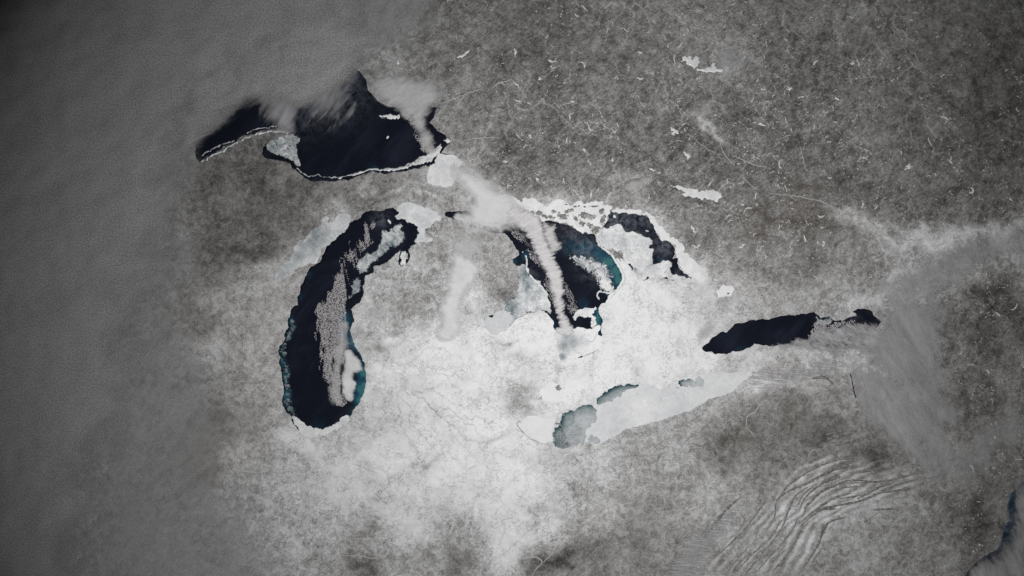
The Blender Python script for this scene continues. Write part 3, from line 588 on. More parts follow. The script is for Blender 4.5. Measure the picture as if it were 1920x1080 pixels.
ice('brilliant white ice of the channel above the centre lake', [(906,366),(925,361),(960,367),(1000,373),(1050,374.5),(1090,379),(1130,381),(1150,387),(1142,394),(1138,404),(1137,416),(1128,424),(1116,437),(1098,433),(1080,427),(1062,419),(1042,413),(1015,409),(988,401),(965,395),(932,388)], .06, .28, .2, 0, seed=9, amp=.2, grow=4.2)
ice('broad white and grey ice filling the lower left of the bay', [(1118,441),(1132,426),(1142,430),(1152,424),(1163,424),(1172,437),(1186,436),(1200,441),(1218,448),(1222,455),(1217,466),(1225,462),(1221,480),(1223,497),(1243,490),(1256,491),(1253,505),(1262,518),(1280,520),(1296,522),(1295.6,532),(1284.6,537),(1269,530),(1240,520),(1225,518),(1206,526),(1210.6,512),(1188.6,508.5),(1171,491),(1168,480),(1165,467.6),(1146,464),(1127,463)], lambda x, y: .16+.25*(fbm(x, y, 18, 4, 15)-.4)-.14*blobs([(1192,476,18,1)])(x, y), .45, 1.1, 4, seed=13, grow=4.2)
ice('white shore ice along the right side of the bay', [(1146,396),(1160,391),(1190,395),(1212,398),(1226,408),(1240,425),(1252,438),(1264,448),(1282,470),(1300,488),(1312,505),(1296,512),(1282,508),(1274,494),(1268,478),(1268,467),(1259,456),(1250,450),(1238,446),(1232,434),(1226,421),(1218,408),(1208,403),(1187,399),(1171,397),(1163,399.5),(1154,396)], .07, .2, .2, 0, seed=4, amp=.18, grow=4.2)
# oblong lake
ice('ragged pale ice at the right end of the oblong lake', [(1530,589),(1537,597),(1548,596),(1558,594),(1564,602),(1580,601),(1570,610),(1552,612),(1540,608),(1530,612),(1524,606)], .55, .6, .8, 4, .7, seed=3)

# ---------------------------------------------------------------- islands
def island(label, cx, cy, rx, ry, rot=0, snow=.0, seed=1, group=None, h=.75):
    r = random.Random(seed); n = 18; p = []
    for k in range(n):
        a = 2*math.pi*k/n; m = r.uniform(.6, 1.3)
        x, y = rx*m*math.cos(a), ry*m*math.sin(a)
        p.append((cx+x*math.cos(rot)-y*math.sin(rot), cy+x*math.sin(rot)+y*math.cos(rot)))
    q = rough(p, .3, 1.2, True, seed, 3)
    o = slab('island', q, h, .5, M['island'], max(1.2, min(rx, ry)*.5), {'snow': snow},
             bulge=lambda x, y, P: .5*sstep(0, min(rx, ry), segdist(P, x, y)))
    return tag(o, label, 'island', group)
island('pale lens shaped island in the dark upper lake', 731, 219.5, 17, 4.4, .02, .34, 3)
island('tiny round white island below the lens shaped island', 727, 257.5, 2.3, 2.8, 0, .4, 4)
ISL = [(986,397.5,5,3,.2,.02,'dark islet nearest the cloud bank on the white channel'),(998,399,6,4,.1,0.,'second dark islet from the cloud bank on the white channel'),
(1010,401,7,5,.4,.04,'dark islet in the row above the dark water, third from the cloud'),(1020,405,7,3.5,.5,.04,'small wooded island at the dark water edge, left of the wide gap'),(1033,408,6,3.5,.3,.05,'snowy islet on the shore of the centre lake left of the speckled isle'),
(1037,397,6,3.5,0,.14,'pale oval island ringed by white channel ice'),(1055,407,11,6,.3,.08,'speckled island close to the upper shore of the centre lake'),(1066,396,9,4.5,-.3,.08,'long speckled island high in the white channel'),
(1080,410,8,5,.9,.1,'speckled island in the middle of the white channel'),(1094,403,8,7,.8,.06,'broad grey island right of the channel middle'),(1108,407,9,7,.2,.14,'largest pale grey island in the right half of the channel'),
(1091,420,8,4.5,.5,.06,'dark wooded island on the lower rim of the channel'),(1108,424,9,5,.4,.08,'wooded island at the lower right rim of the channel'),(1117,430,9,5,-.6,.02,'dark wooded island nearest the bay mouth'),
(1130,411,5,9,.4,.04,'upright dark island at the right end of the channel'),(1128,396,4,6,.5,.04,'small dark upright island at the upper right end of the channel'),(1078,387.5,3.5,1.6,.1,-.05,'tiny dark islet on open white ice'),(1085,386.5,2,1.5,0,-.05,'tiniest dark islet on open white ice'),(1096,388,3,1.5,.1,-.05,'small dark islet beside the flat islet chain'),(1114,387,9,1.8,.05,-.02,'flat dark islet chain high in the channel'),(1061,383.5,3,1.2,0,-.03,'lone dark islet near the top of the white channel')]
for k, (x, y, a, b, ro, sn, lab) in enumerate(ISL):
    island(lab, x, y, a, b, ro, sn-.02, 20+k, 'islands in the white channel', .8)
island('wooded hook of land in the upper part of the bay', 1213.5, 433, 3.4, 1.4, .3, .3, 60)
island('pale round island off the upper left shore of the bay', 1152, 406, 3, 3, .1, .35, 61)
island('dark wooded peninsula between the centre lake and the bay', 1158, 478, 13, 6.5, .75, .02, 62, h=.62)
island('grey island on the white ice between the strait and the long lake', 812, 437, 14, 11, .1, .1, 63, h=.62)
island('dark islet on the white frozen lake at the right', 1365, 550, 2.2, 1.6, 0, -.1, 64, h=.9)
island('speckled dark islands at the mouth of the small rounded lake', 1047, 727, 6, 5, .6, .05, 65, h=.8)
island('dark islet at the left corner of the teal-edged lake', 1045, 794, 4, 1.8, .1, .0, 66, h=.8)

# ---------------------------------------------------------------- frozen lakes in the forest
def star(cx, cy, r0, arms, seed, squash=1.0, rot=0.0):
    """an irregular many-armed shoreline: the outline of a few thick wandering arms"""
    r = random.Random(seed); n = 9+arms*2; p = []
    ph = [r.uniform(0, 6.28) for _ in range(4)]
    for k in range(n):
        a = 2*math.pi*(k+r.uniform(-.3, .3))/n
        m = r0*(.72+.28*math.sin(2*a+ph[0])+.22*math.sin(3*a+ph[1])+.2*math.sin(5*a+ph[2]))*r.uniform(.75, 1.2)
        x, y = m*math.cos(a), m*math.sin(a)*squash
        p.append((cx+x*math.cos(rot)-y*math.sin(rot), cy+x*math.sin(rot)+y*math.cos(rot)))
    return p
GOUIN = [(1240+x/2.8235, 60+y/2.8235) for x, y in [(105,158),(112,140),(122,124),(138,132),(150,120),(160,136),(166,150),(176,132),(186,122),(200,140),(204,160),(194,176),(184,186),(172,196),(160,180),(148,176),(132,168)]]
GOUIN2 = [(1240+x/2.8235, 60+y/2.8235) for x, y in [(178,200),(192,188),(215,192),(240,186),(262,182),(272,162),(282,158),(284,176),(292,190),(320,194),(332,200),(322,210),(296,208),(278,216),(250,208),(226,210),(200,206)]]
NIP = [(1240+x/2.8235, 60+y/2.8235) for x, y in [(48,812),(80,812),(110,818),(150,826),(190,832),(204,846),(222,838),(250,836),(285,840),(308,850),(326,872),(306,882),(296,900),(276,890),(254,886),(226,874),(196,880),(176,876),(150,868),(120,866),(104,858),(128,850),(110,838),(80,824)]]
HANDMADE = {0: GOUIN, 1: GOUIN2, 2: NIP}
FL = [(1297,113,15,6,.85,0,'many lobed white frozen lake at the top right of the forest'),(1333,125,17,4,.55,.1,'ragged white frozen lake touching the many lobed one'),
(1310,362,22,3,.28,.08,'bright white tapering frozen lake above the bay of dark water'),
(1224,319,8,4,.75,.2,'round white frozen lake alone in the forest above the bay'),(1428,233,10,4,.6,-.1,'oval pale frozen lake right of the snowy farm patch'),(1265,246,14,4,.7,.1,'grey white frozen lake left of the snowy farm patch'),
(1704,313,14,4,.5,-.5,'pale frozen lake far right in the dark forest'),(1200,147,8,4,.8,.3,'small lobed frozen lake left of the many lobed lake'),(966,97,9,5,.8,1.2,'upright forked frozen lake near the top of the picture'),
(868,103,13,5,.6,-.5,'ragged frozen lake above the white cloud fan'),(746,117,7,4,.8,.9,'small forked frozen lake above the cloud fan at the left'),(1012,147,6,4,.8,.4,'tiny forked frozen lake in the upper middle forest'),
(991,193,5,3,.8,1.1,'tiny bright frozen lake right of the long white rivers'),(1072,191,9,5,.6,-.5,'ragged small frozen lake in the middle of the upper forest'),(994,255,6,4,.9,1.0,'upright small frozen lake above the river forks'),
(948,303,7,4,.6,-.3,'small frozen lake just above the cloud plume'),(1598,118,9,3,.5,-.5,'dim slanted frozen lake high on the right'),(1502,182,8,3,.5,-.2,'dim oval frozen lake right of the upper middle'),
(1481,166,10,4,.6,.1,'dim ragged frozen lake left of the dim oval lake'),(1569,184,8,3,.6,.2,'dim small frozen lake at right among the dark woods'),(1542,427,4,3,.7,.1,'small bright lake beside the pale river valley'),
(1510,448,10,3,.35,1.0,'slender white lake in the woods left of the river valley'),(1392,462,9,4,.45,-.5,'white forked lake in the brown woods'),(1300,430,11,4,.5,.9,'pale snowfield patch of ice right of the bay'),
(1289,292,11,6,.9,.3,'spidery white frozen lake in the middle right forest'),(1095,280,9,5,.5,1.0,'slanted jagged frozen lake in the middle forest'),(1148,300,7,4,.5,-1.0,'thin upright frozen lake in the middle forest')]
for k, (x, y, r0, arms, sq, ro, lab) in enumerate(FL):
    q = rough(HANDMADE[k], .16, 1.6, True, k, 3) if k in HANDMADE else rough(star(x, y, r0*.85, arms, 100+k, sq*.8, ro), .2, 1.6, True, k, 3)
    dim = .12 if k in HANDMADE or k == 3 else .16
    o = slab('frozen_lake', q, .3, .4, M['ice'], 3.0, {'thin': dim, 'mottle': .3, 'crack': 0, 'dens': (1.6 if k in HANDMADE else (lambda x_, y_, q=q: .62+.5*sstep(0, 3, segdist(q, x_, y_))))})
    tag(o, lab, 'frozen lake', 'frozen lakes in the forest')
o = slab('frozen_lake', rough([(1343,548),(1350,541),(1357,533),(1368,536),(1378,541),(1374,549),(1371,556),(1360,556),(1346,559)], .12, 2, True, 5, 3), .45, .5, M['ice'], 3, {'thin': .04, 'mottle': .1, 'crack': 0, 'dens': 1.6})
tag(o, 'clean white frozen lake between the bay and the oblong lake', 'frozen lake', 'frozen lakes in the forest')

# tiny ponds: thousands of slivers too small to count
def pond_field():
    r = np.random.default_rng(11); N = 150000
    ci = r.integers(2, fh-2, N); cj = r.integers(2, fw-2, N)
    x = FXg[ci, cj]+r.uniform(-1, 1, N); y = FYg[ci, cj]+r.uniform(-1, 1, N); ac = acc[ci, cj]
    dens = fbm(x, y, 80, 3, 31)*.6+fbm(x, y, 20, 2, 37)*.75
    reg = idw(SPECK, x, y, 60, 3); sn = idw(SNOW, x, y)
    keep = (dens > .68+.05*r.normal(0, 1, N)) & (r.uniform(0, 1, N) < reg*.95) & (sn < .36) & (ac > 6) & (ac < 900) & (x > 820) & ((y < 570) | (x > 1790)) & ~wet[ci, cj]
    keep &= ~inside([(906,366),(925,361),(1050,374),(1150,387),(1230,405),(1320,505),(1116,437),(932,400)], x, y)
    x, y, ci, cj = x[keep], y[keep], ci[keep], cj[keep]; P = []; F = []; n0 = 0
    pr = par[ci, cj]; ang = np.arctan2(pr//fw-ci, pr % fw-cj)
    for k in range(len(x)):
        m = int(r.integers(3, 7)); big = r.random()
        st = r.uniform(.7, 2.0)*(2.4 if big < .02 else 1.4 if big < .12 else .7); w = r.uniform(.28, .72)*(2.4 if big < .02 else 1.3 if big < .12 else .8)
        a = ang[k]+r.normal(0, .5); c = np.array([x[k], y[k]]); pts = []; nr = []
        for q in range(m):
            pts.append(c.copy()); nr.append((-math.sin(a), math.cos(a)))
            c = c+st*np.array([math.cos(a), math.sin(a)]); a += r.normal(0, .6)
        pts = np.array(pts); nr = np.array(nr)
        ww = w*np.array([.3]+[r.uniform(.5, 1.6) for _ in range(m-2)]+[.3])[:, None]
        P.append(pts+nr*ww); P.append(pts-nr*ww)
        for q in range(m-1): F.append((n0+q+1, n0+q, n0+m+q, n0+m+q+1))
        n0 += 2*m
    P = np.vstack(P)
    Z = place(P[:, 0], P[:, 1], .2)
    o = mesh_obj('frozen_ponds', Z, F, M['pond'], None)
    tag(o, 'countless tiny white frozen ponds scattered through the forest', 'ponds', None, 'stuff')
M['pond'] = snow_material('pond_snow', (.72, .71, .70))
pond_field()

# ---------------------------------------------------------------- rivers
RIV = [([(1350,262),(1353,280),(1364,297),(1378,310)],2.2,'pale'),([(1371,290),(1396,301),(1417,311),(1438,313)],2.4,'pale'),([(1392,328),(1399,339),(1409,349),(1422,355)],1.6,'pale'),
([(1440,361),(1452.5,364),(1481,365.5),(1509,371),(1537.5,376),(1559,387),(1573,399)],2.6,'pale'),([(860,266),(888,260),(913,257),(937,258.5)],2.0,'pale'),([(824,195),(842,188),(860,181),(888,170),(905,167)],2.0,'pale'),
([(856,198),(862,188),(872,179)],3.0,'pale'),([(923,166),(932,156),(941,154),(952,152),(960,147)],2.6,'pale'),([(1399,805),(1399,787),(1403,778),(1418,773),(1421.5,760),(1433,756)],2.2,'pale'),([(1399,802),(1410,811),(1416,820)],1.8,'pale'),
([(997,1082),(1005,1066),(1019,1055),(1008,1044),(988,1046),(965,1052)],2.6,'pale'),([(1019,1055),(1030,1042),(1040,1035)],2.0,'pale'),([(1070,975),(1096,970),(1118,959),(1147,950),(1158,939)],2.4,'pale'),([(640,1042),(673,1041),(690,1046),(709,1048)],2.0,'pale'),
([(1560,745),(1572,765),(1582,780),(1600,770)],1.8,'pale'),([(1290,250),(1310,268),(1330,282),(1350,290)],1.2,'pale'),([(1500,275),(1506,300),(1512,320)],1.5,'pale'),
([(1514,860),(1520,845),(1535,842),(1545,850)],1.6,'pale'),([(1620,420),(1660,440),(1700,452),(1745,448)],2.0,'pale'),
([(636,920),(658,904),(702,902),(753,891),(779,900)],2.0,'valley'),([(709,906),(728,917),(746,935)],1.8,'valley'),([(779,971),(768,993),(746,1008)],1.8,'valley'),([(880,945),(878,958),(881,972),(890,980)],1.8,'valley'),([(900,950),(912,958),(920,975)],1.6,'valley'),
([(972,979),(980,990),(986,1001)],2.0,'valley'),([(600,986),(612,980),(628,972)],1.6,'valley'),([(764,695),(790,689),(814,683),(844,672.6),(861,665)],1.7,'valley'),([(600,905),(640,895),(700,905)],1.3,'valley'),
([(1010,1010),(1000,980),(1002,960)],1.4,'valley'),([(985,815),(972,800),(968,794),(976,788)],1.6,'valley'),([(985,815),(1000,825),(1015,832)],1.0,'valley'),([(780,810),(810,818),(840,812)],1.2,'valley'),([(820,845),(850,850),(880,868)],1.2,'valley'),
([(1280,555),(1300,552),(1318,540)],1.4,'valley'),([(955,612),(962,602),(978,592),(990,588),(1008,583)],1.2,'valley'),([(1095,635),(1105,642),(1115,638),(1119,620)],.9,'valley'),([(1098,666),(1110,662),(1123,655)],1.4,'valley'),([(1009,749),(1012,747),(1016,744)],1.6,'valley'),
([(640,872),(660,864),(700,868)],1.2,'valley'),([(565,880),(568,900),(566,930)],1.0,'valley')]
for k, (ln, w, m) in enumerate(RIV):
    if m == 'valley' and not (ln[0] in ((985,815),(955,612),(1095,635),(1098,666),(1009,749))): continue   # the other streams come with the ground's own drainage
    o = ribbon('river', ln, w*.8, .34 if m == 'pale' else .32, M[m], 0, True, None, .14, 200+k)
    if m == 'valley': o.location.z += .03
    tag(o, ('pale frozen river winding through the woods' if m == 'pale' else 'thin dark wooded stream line in the snow'), kind='structure')

# ---------------------------------------------------------------- mountain ridges (folded mountains lower right)
RDG = [([(545,830),(580,770),(575,710),(620,650),(640,620),(720,565),(800,520),(900,490),(990,485)],3),
([(590,690),(640,650),(700,625),(760,600),(830,560),(900,520),(960,510)],4),([(820,570),(880,535),(950,520)],7),([(810,605),(860,590),(905,575)],6),([(700,740),(720,690),(760,650),(840,590),(900,560),(960,530)],3.4),
([(710,780),(740,720),(790,670),(850,630),(940,605)],3.4),([(715,800),(770,750),(830,710),(880,680),(960,660)],3.4),([(700,830),(780,760),(860,725),(940,715),(1010,700),(1080,670),(1180,620),(1300,590)],3.2),
([(780,750),(830,735),(880,740)],5),([(800,660),(870,620),(960,590),(1040,600),(1120,610)],2.4),([(1000,560),(1080,545),(1160,540)],2.2),([(960,610),(1060,605),(1140,600),(1260,570),(1310,550)],2.4),([(990,690),(1060,655),(1110,625),(1160,615)],4),
([(690,1075),(760,980),(800,910),(815,860),(820,830),(860,800),(930,780)],4),([(815,870),(818,840),(840,815)],8),([(380,1060),(430,1000),(500,930),(560,880),(600,800)],2.6),([(430,1060),(500,970),(570,900),(620,820),(640,760)],2.6),
([(480,1060),(540,990),(600,930),(660,850),(690,790)],2.6),([(560,1060),(640,970),(690,880)],3),([(220,880),(280,800),(330,740),(390,690)],4.5),([(290,970),(400,870),(480,770),(540,680)],3),([(1070,745),(1120,742),(1180,740)],2.8),
([(840,390),(900,370),(990,345)],8),([(830,365),(900,350),(950,335)],4),([(960,440),(1040,420),(1120,405)],8),([(880,420),(960,400),(1020,385),(1070,375)],4),([(640,760),(660,700),(690,660),(740,630)],3),([(720,740),(760,690),(820,640),(870,620)],2.6),([(690,720),(720,660),(790,610)],2.4),
([(760,80),(830,70),(870,110)],5),([(650,960),(680,900),(700,850)],2.4),([(1100,660),(1180,650),(1250,640)],2.4),([(900,690),(960,680),(1020,670)],2.2),([(620,790),(650,740),(670,690)],2.2),([(420,1075),(490,1000),(530,950)],2.2),([(760,1010),(800,960),(830,900)],2.2),([(860,650),(930,630),(1000,625)],2.0),([(1330,585),(1400,580),(1450,560)],2.2),([(1480,530),(1560,460),(1640,400)],2.4),([(1470,560),(1560,500),(1660,440),(1740,330)],2.0),([(320,1075),(380,1000),(440,930)],2.4)]
for k, (ln, w) in enumerate(RDG):
    o = ribbon('mountain_ridge', z5(ln), w*1.2, .5, M['ridge'], 1.0, True, None, .06, 300+k)
    tag(o, 'dark wooded mountain ridge among snowy valleys', kind='structure')

# ---------------------------------------------------------------- clouds
M['c_west'] = cloud_material('cloud_west', (.385, .387, .393), .6, (.7, 1.6, 1), .16, .6, 10, .66, .0, 1.0, .34, 1.1)  # grey set low, putting part of the left edge darkening into the colour
M['c_wisp'] = cloud_material('cloud_wisp', (.44, .44, .46), .95, (.6, 2.0, 1), .36, .7, 10, .64, .15, 1.3, .2, .12)
M['c_fan'] = cloud_material('cloud_fan', (.64, .64, .65), .5, (.7, 1.8, 1), .5, .5, 9, .66, .0, 1.05, .25)
M['c_band'] = cloud_material('cloud_band', (.72, .705, .715), .3, (.7, 1.9, 1), 1.1, .75, 9, .74, .05, .85, .3)
M['c_soft'] = cloud_material('cloud_soft', (.82, .82, .83), -.45, (.85, 1.45, 1), .32, .75, 10, .7, .0, 1.0, .2, .05)
M['c_gray'] = cloud_material('cloud_gray', (.50, .495, .50), -1.0, (.6, 2.0, 1), .26, .75, 10, .7, .0, 1.15, .35, .2)
M['c_veil'] = cloud_material('cloud_veil', (.42, .421, .425), .9, (.7, 1.8, 1), .3, .8, 10, .72, .0, 1.1, .3, .35)
M['c_rip'] = cloud_material('cloud_ripple', (.46, .455, .465), -.12, (.3, 3.6, 1), 1.0, 1.2, 3, .45, .1, 1.1, .5)
M['c_ont'] = cloud_material('cloud_lake_effect', (.50, .495, .51), -.5, (.8, 1.8, 1), .8, 1.1, 10, .8, .1, 1.05, .4)
def cloud(label, poly, mat, opac, soft, h=3.0, thick=1.6, spacing=8, relief=1.2, seed=3, extra=None, group=None, hard=None, swell_by=0):
    if extra is None: extra = {'c_gray': lambda x, y: .78, 'c_veil': lambda x, y: .8, 'c_ont': lambda x, y: .68, 'c_rip': lambda x, y: .6}.get(mat)
    """two shells, a billowed top and a lower veil, that thin out towards the rim"""
    q = rough(smooth(poly, 1), .12, spacing*1.2, True, seed, 3)
    if swell_by: q = swell(q, swell_by)
    V, F = triangulate(q, spacing)
    a, b, c = (V[k] for k in F[0])
    if (b[0]-a[0])*(c[1]-a[1])-(b[1]-a[1])*(c[0]-a[0]) > 0: F = [f[::-1] for f in F]
    Xc, Yc = plan(V[:, 0], V[:, 1]); on_globe = (Xc*Xc+Yc*Yc) < (R_GLOBE*.985)**2
    F = [f for f in F if all(on_globe[k] for k in f)]          # nothing hangs beyond the limb
    used = sorted({k for f in F for k in f}); new = {k: i for i, k in enumerate(used)}
    V = V[used]; F = [tuple(new[k] for k in f) for f in F]
    d = segdist(q, V[:, 0], V[:, 1])
    den = np.clip(d/soft, 0, 1)**.9
    if hard is not None:      # a rim that ends sharply along this line
        dh = segdist(hard, V[:, 0], V[:, 1], False)
        den = np.maximum(den, sstep(0, 2, dh+.5)*np.clip(1-dh/(soft*1.3), 0, 1))
    if extra is not None: den = den*extra(V[:, 0], V[:, 1])
    top = place(V[:, 0], V[:, 1], h+(.3+.7*den)*thick*.5+(fbm(V[:, 0], V[:, 1], 16, 4, seed)-.5)*relief*2*den)
    low = place(V[:, 0], V[:, 1], h-(.3+.7*den)*thick*.5)
    n = len(V)
    faces = list(F)+[tuple(n+k for k in f) for f in F]
    op = 1-math.sqrt(1-min(opac, .995))
    o = mesh_obj('cloud', np.vstack([top, low]), faces, M[mat], {'dens': np.concatenate([den, den]), 'opac': np.full(2*n, op)})
    return tag(o, label, 'cloud', group)
cloud('vast grey cloud bank covering the left side of the land', [(760,-60),(715,0),(700,60),(680,105),(655,140),(610,152),(570,165),(535,182),(490,196),(450,218),(420,236),(396,256),(384,280),(394,320),(375,370),(355,420),(345,480),(325,540),(310,600),(300,680),(265,760),(250,860),(200,960),(190,1300),(-300,1300),(-300,-250),(760,-250)],
      'c_west', .94, 120, 4.0, 2.4, 13, 2.2)
cloud('grey cloud deck hiding the top shore of the upper lake', [(320,340),(368,300),(384,276),(410,252),(445,228),(480,210),(520,210),(560,212),(595,200),(630,182),(660,168),(676,150),(690,118),(730,50),(600,20),(440,80),(320,200)], 'c_west', .95, 42, 4.4, 1.6, 7, 1.4, seed=41)
cloud('thin grey cloud veil trailing over the lower left land', [(300,400),(380,420),(400,520),(380,620),(440,700),(500,780),(440,860),(500,940),(560,1000),(560,1200),(100,1200),(120,900),(180,700),(220,560)], 'c_veil', .62, 100, 3.4, 1.2, 13, 1.0, seed=6)
cloud('wispy grey cloud hanging over the top of the dark upper lake', [(500,100),(700,60),(690,150),(676,170),(680,215),(650,250),(612,262),(592,245),(572,262),(555,245),(540,200),(510,170)], 'c_wisp', .85, 75, 3.4, 1.4, 6, 1.2, seed=8)
cloud('grey cloud bridging the two arms of the upper lake', [(470,165),(520,140),(565,150),(580,185),(566,225),(572,262),(560,275),(535,262),(508,244),(490,240),(482,215),(490,190)], 'c_wisp', .95, 30, 3.0, 1.4, 5, 1.2, seed=9)
cloud('thin haze over the left tip of the upper lake', [(362,230),(400,205),(440,195),(470,190),(440,225),(410,250),(385,275),(372,300),(360,300)], 'c_wisp', .8, 26, 3.0, 1.2, 6, 1.0, seed=10)
cloud('pale streaked cloud above the top shore of the upper lake', [(600,-120),(880,-120),(850,20),(800,90),(740,140),(690,165),(655,140),(630,60)], 'c_veil', .75, 85, 3.0, 1.2, 8, 1.0, seed=11)
cloud('white cloud fan spreading from the right shore of the upper lake', [(686,160),(712,142),(760,142),(800,140),(838,165),(826,196),(812,208),(802,232),(822,262),(826,288),(806,296),(790,288),(784,262),(768,236),(744,214),(722,202),(700,190)], 'c_fan', .9, 24, 2.4, 1.2, 5, .9, seed=12)
cloud('white cloud plume pouring from the ice bay down to the centre lake', [(826,292),(850,300),(882,308),(922,324),(955,350),(985,372),(1004,390),(1002,410),(990,420),(985,438),(962,436),(940,440),(915,442),(895,446),(872,436),(852,420),(846,404),(866,392),(872,376),(858,352),(846,338),(838,316)], 'c_soft', .96, 34, 3.2, 1.6, 6, 1.4, seed=13)
cloud('dense pinkish white cloud band crossing the centre lake', [(960,385),(1000,400),(1012,418),(1020,445),(1028,465),(1036,480),(1042,494),(1051,506),(1054,530),(1056,556),(1054,584),(1062,600),(1076,618),(1072,630),(1052,626),(1042,620),(1052,606),(1045,585),(1040,560),(1034,540),(1030,520),(1020,503),(1006,478),(996,452),(978,425),(950,405)], 'c_band', .98, 13, 3.6, 2.0, 3.6, 1.6, seed=14, swell_by=5)
cloud('fraying cloud wing right of the dense band', [(1014,412),(1030,419),(1046,418),(1043,446),(1058,456),(1054,466),(1042,479),(1034,488),(1022,470),(1016,440)], 'c_band', .9, 14, 3.2, 1.6, 3.2, 1.4, seed=15)
cloud('fringe of thin cloud on the left flank of the dense band', [(950,432),(978,428),(996,452),(1010,480),(1024,505),(1030,522),(1018,515),(1006,498),(992,470),(975,450)], 'c_wisp', .55, 12, 2.8, 1.2, 3.5, 1.0, seed=16)
cloud('lower tail of thin cloud left of the dense band', [(1022,520),(1036,530),(1045,560),(1050,590),(1052,604),(1044,590),(1036,566),(1028,545),(1018,530)], 'c_wisp', .8, 7, 2.8, 1.2, 3.2, 1.0, seed=17)
cloud('soft white cloud streak over the snowy peninsula', [(842,470),(880,470),(905,500),(902,516),(884,545),(874,565),(868,590),(870,625),(856,642),(824,646),(810,624),(822,604),(818,580),(830,556),(836,525),(840,496)], 'c_soft', .97, 18, 3.4, 1.8, 5, 1.5, seed=18)
cloud('thin haze joining the plume and the peninsula cloud', [(850,425),(900,440),(915,460),(900,490),(870,495),(845,480),(850,450)], 'c_soft', .55, 22, 3.0, 1.2, 6, 1.0, seed=19)
cloud('solid white cloud against the lower right shore of the long lake', [(648,650),(660,655),(672,666),(682,676),(686,692),(676,698),(666,702),(665,708),(672,716),(668,734),(664,754),(655,756),(644,736),(640,714),(642,690),(644,668)], 'c_soft', .93, 9, 2.6, 1.4, 3.6, 1.2, seed=20)
cloud('thin white cloud streaks over the right half of the long lake', [(650,590),(660,610),(652,625),(660,650),(648,660),(640,720),(646,752),(640,764),(618,758),(612,735),(618,700),(625,660),(632,625),(640,600)], 'c_soft', .42, 14, 2.2, 1.2, 4, 1.0, seed=21)
cloud('ragged cloud sheet over the lower right half of the oblong lake', [(1424,652),(1455,640),(1484,631),(1508,631),(1522,626),(1526,612),(1534,606),(1560,611),(1592,606),(1618,598),(1645,604),(1665,640),(1640,668),(1560,668),(1500,660),(1462,656)], 'c_ont', .93, 10, 2.4, 1.2, 4, 1.0, seed=22)
cloud('grey cloud mass right of the oblong lake', [(1618,575),(1680,560),(1740,550),(1800,560),(1790,600),(1762,640),(1770,690),(1800,720),(1750,740),(1700,720),(1640,700),(1600,690),(1620,660),(1640,630),(1640,600)], 'c_gray', .8, 40, 3.2, 1.6, 8, 1.2, seed=23)
cloud('straight edged grey cloud slab below the oblong lake', [(1592,690),(1640,680),(1690,700),(1720,760),(1740,830),(1735,895),(1700,860),(1666,842),(1635,800),(1606,748)], 'c_gray', .85, 22, 3.2, 1.6, 6, 1.2, seed=24, hard=[(1592,690),(1606,748),(1635,800)])
cloud('pale wedge of cloud with a sharp left edge', [(1680,760),(1700,740),(1770,730),(1800,770),(1790,830),(1760,880),(1729,897),(1716,860),(1700,812)], 'c_gray', .72, 34, 3.8, 1.4, 5, 1.0, seed=25, hard=[(1682,768),(1700,812),(1716,860),(1728,893)])
cloud('broad pale cloud fan spreading right of the oblong lake', [(1600,560),(1660,545),(1730,560),(1790,590),(1760,650),(1800,720),(1810,800),(1760,890),(1730,890),(1690,780),(1640,720),(1590,690),(1560,670),(1640,640)], 'c_gray', .7, 60, 4.2, 1.4, 8, 1.2, seed=51)
cloud('long grey cloud lane over the valley at the right edge', [(1600,560),(1680,500),(1740,470),(1800,440),(1870,425),(1960,390),(1960,470),(1900,480),(1840,510),(1780,560),(1700,590)], 'c_gray', .6, 32, 3.0, 1.2, 8, 1.0, seed=26)
cloud('dim cloud streak along the lower right land', [(1700,880),(1780,830),(1860,770),(1960,720),(1960,800),(1900,850),(1830,920),(1740,930)], 'c_gray', .4, 34, 3.0, 1.2, 10, 1.0, seed=27)
cloud('rippled wave cloud at the bottom left of the folded mountains', [(1230,1100),(1260,1040),(1300,1000),(1340,975),(1372,945),(1395,935),(1388,965),(1355,1010),(1330,1050),(1330,1100)], 'c_rip', .85, 14, 2.6, 1.2, 5, .8, seed=28)
cloud('rippled thin cloud below the right tip of the pale frozen lake', [(1390,700),(1430,690),(1500,680),(1570,676),(1600,690),(1560,712),(1490,722),(1450,740),(1410,732)], 'c_rip', .6, 16, 2.4, 1.0, 6, .6, seed=29)
cloud('small smooth cloud over the left tip of the oblong lake', [(1298,640),(1305,612),(1325,600),(1350,606),(1345,620),(1330,636),(1318,652)], 'c_fan', .6, 14, 2.4, 1.0, 4, .6, seed=30)
cloud('bright haze patch in the forest above the bay', [(1165,350),(1190,335),(1225,328),(1228,342),(1200,356),(1175,362)], 'c_soft', .45, 10, 2.4, 1.0, 4, .6, seed=31)
cloud('hazy square of cloud beside the many lobed frozen lake', [(1340,88),(1400,92),(1410,130),(1380,140),(1335,136),(1338,110)], 'c_gray', .5, 18, 2.4, 1.0, 5, .6, seed=32)

cloud('dim grey cloud lying over the sea at the lower right corner', [(1896,880),(1990,860),(1990,1150),(1790,1150),(1800,1080),(1830,1050),(1862,1030),(1886,1005),(1898,950)], 'c_gray', .85, 30, 3.0, 1.2, 8, 1.0, seed=33)
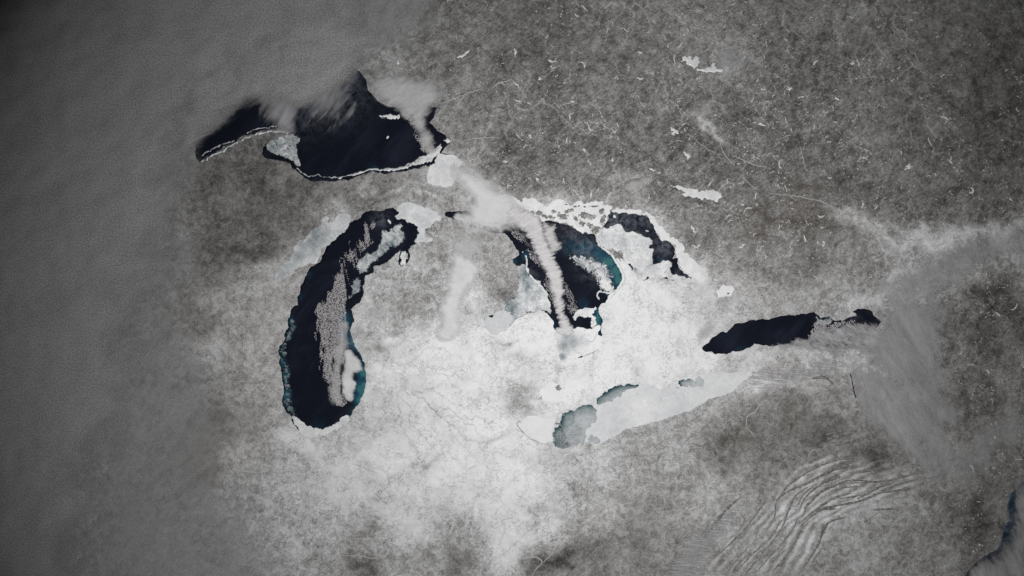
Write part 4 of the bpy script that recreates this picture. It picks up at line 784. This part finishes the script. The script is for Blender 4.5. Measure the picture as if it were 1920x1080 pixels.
# cloud streets: small puffs in rows, too many to count
def puffs(label, poly, n, rmin, rmax, gate=.45, seed=1, rot=1.45, h=1.6, bias=lambda x, y: 0):
    r = np.random.default_rng(seed); P = np.array(poly)
    x = r.uniform(P[:, 0].min(), P[:, 0].max(), n); y = r.uniform(P[:, 1].min(), P[:, 1].max(), n)
    d = segdist(poly, x, y); k = inside(poly, x, y)
    u = x*math.cos(rot)+y*math.sin(rot); v = -x*math.sin(rot)+y*math.cos(rot)
    f = bias(x, y)+fbm(u*.28, v, 7, 3, seed)*.7+fbm(x, y, 30, 2, seed+5)*.35+.18*sstep(0, 14, d)
    k &= f > gate+r.uniform(-.08, .08, n)
    x, y = x[k], y[k]
    t = (1+5**.5)/2
    ico = np.array([(-1,t,0),(1,t,0),(-1,-t,0),(1,-t,0),(0,-1,t),(0,1,t),(0,-1,-t),(0,1,-t),(t,0,-1),(t,0,1),(-t,0,-1),(-t,0,1)])/math.sqrt(1+t*t)
    fc = np.array([(0,11,5),(0,5,1),(0,1,7),(0,7,10),(0,10,11),(1,5,9),(5,11,4),(11,10,2),(10,7,6),(7,1,8),(3,9,4),(3,4,2),(3,2,6),(3,6,8),(3,8,9),(4,9,5),(2,4,11),(6,2,10),(8,6,7),(9,8,1)])
    rad = r.uniform(rmin, rmax, len(x)); st = r.uniform(.8, 1.6, len(x))
    ox = rad[:, None]*ico[None, :, 0]; oy = rad[:, None]*st[:, None]*ico[None, :, 1]; oz = rad[:, None]*ico[None, :, 2]*.45
    j = r.uniform(.75, 1.25, ox.shape)
    PX = x[:, None]+ox*j; PY = y[:, None]+oy*j
    V = place(PX.ravel(), PY.ravel(), (h+oz).ravel())
    F = (np.arange(len(x))[:, None, None]*12+fc[None]).reshape(-1, 3)[:, ::-1]
    o = mesh_obj('cloud_puffs', V, F.tolist(), M['puff'])
    tag(o, label, 'cloud puffs', None, 'stuff')
STREET = [(684,414),(700,412),(715,412),(708,430),(704,452),(682,470),(668,494),(663,514),(656,530),(654,548),(649,570),(650,595),(652,625),(648,665),(644,705),(645,735),(652,754),(644,762),(616,757),(611,734),(600,717),(599,683),(597,648),(590,630),(589,603),(588,590),(597,570),(614,548),(620,521),(630,494),(640,470),(653,454),(668,440),(678,424)]
puffs('rows of small pinkish cloud puffs over the long lake', STREET, 62000, .26, .7, .65, 5, bias=lambda x, y: .10*np.clip((x-(622+(.55*np.maximum(0, 560-y))))/22, -1, 1))
puffs('sprinkle of small cloud puffs left of the dense cloud band', [(952,434),(985,432),(1000,458),(1014,486),(1028,512),(1036,545),(1046,575),(1052,600),(1040,580),(1026,548),(1012,516),(996,490),(978,462)], 7000, .4, 1.0, .60, 6, .9)
puffs('sprinkle of small cloud puffs right of the dense cloud band', [(1052,480),(1058,530),(1057,580),(1072,600),(1085,580),(1080,562),(1066,540),(1060,500)], 2500, .35, .8, .66, 7, .9)
puffs('scatter of cloud puffs over the right part of the oblong lake', [(1500,630),(1530,600),(1600,600),(1640,620),(1625,650),(1540,652)], 5000, .4, 1.0, .62, 8, 2.6)
puffs('scatter of cloud puffs off the right shore of the upper lake', [(750,206),(790,210),(800,240),(815,280),(800,295),(785,275),(770,240)], 3500, .4, 1.0, .62, 9, .9)
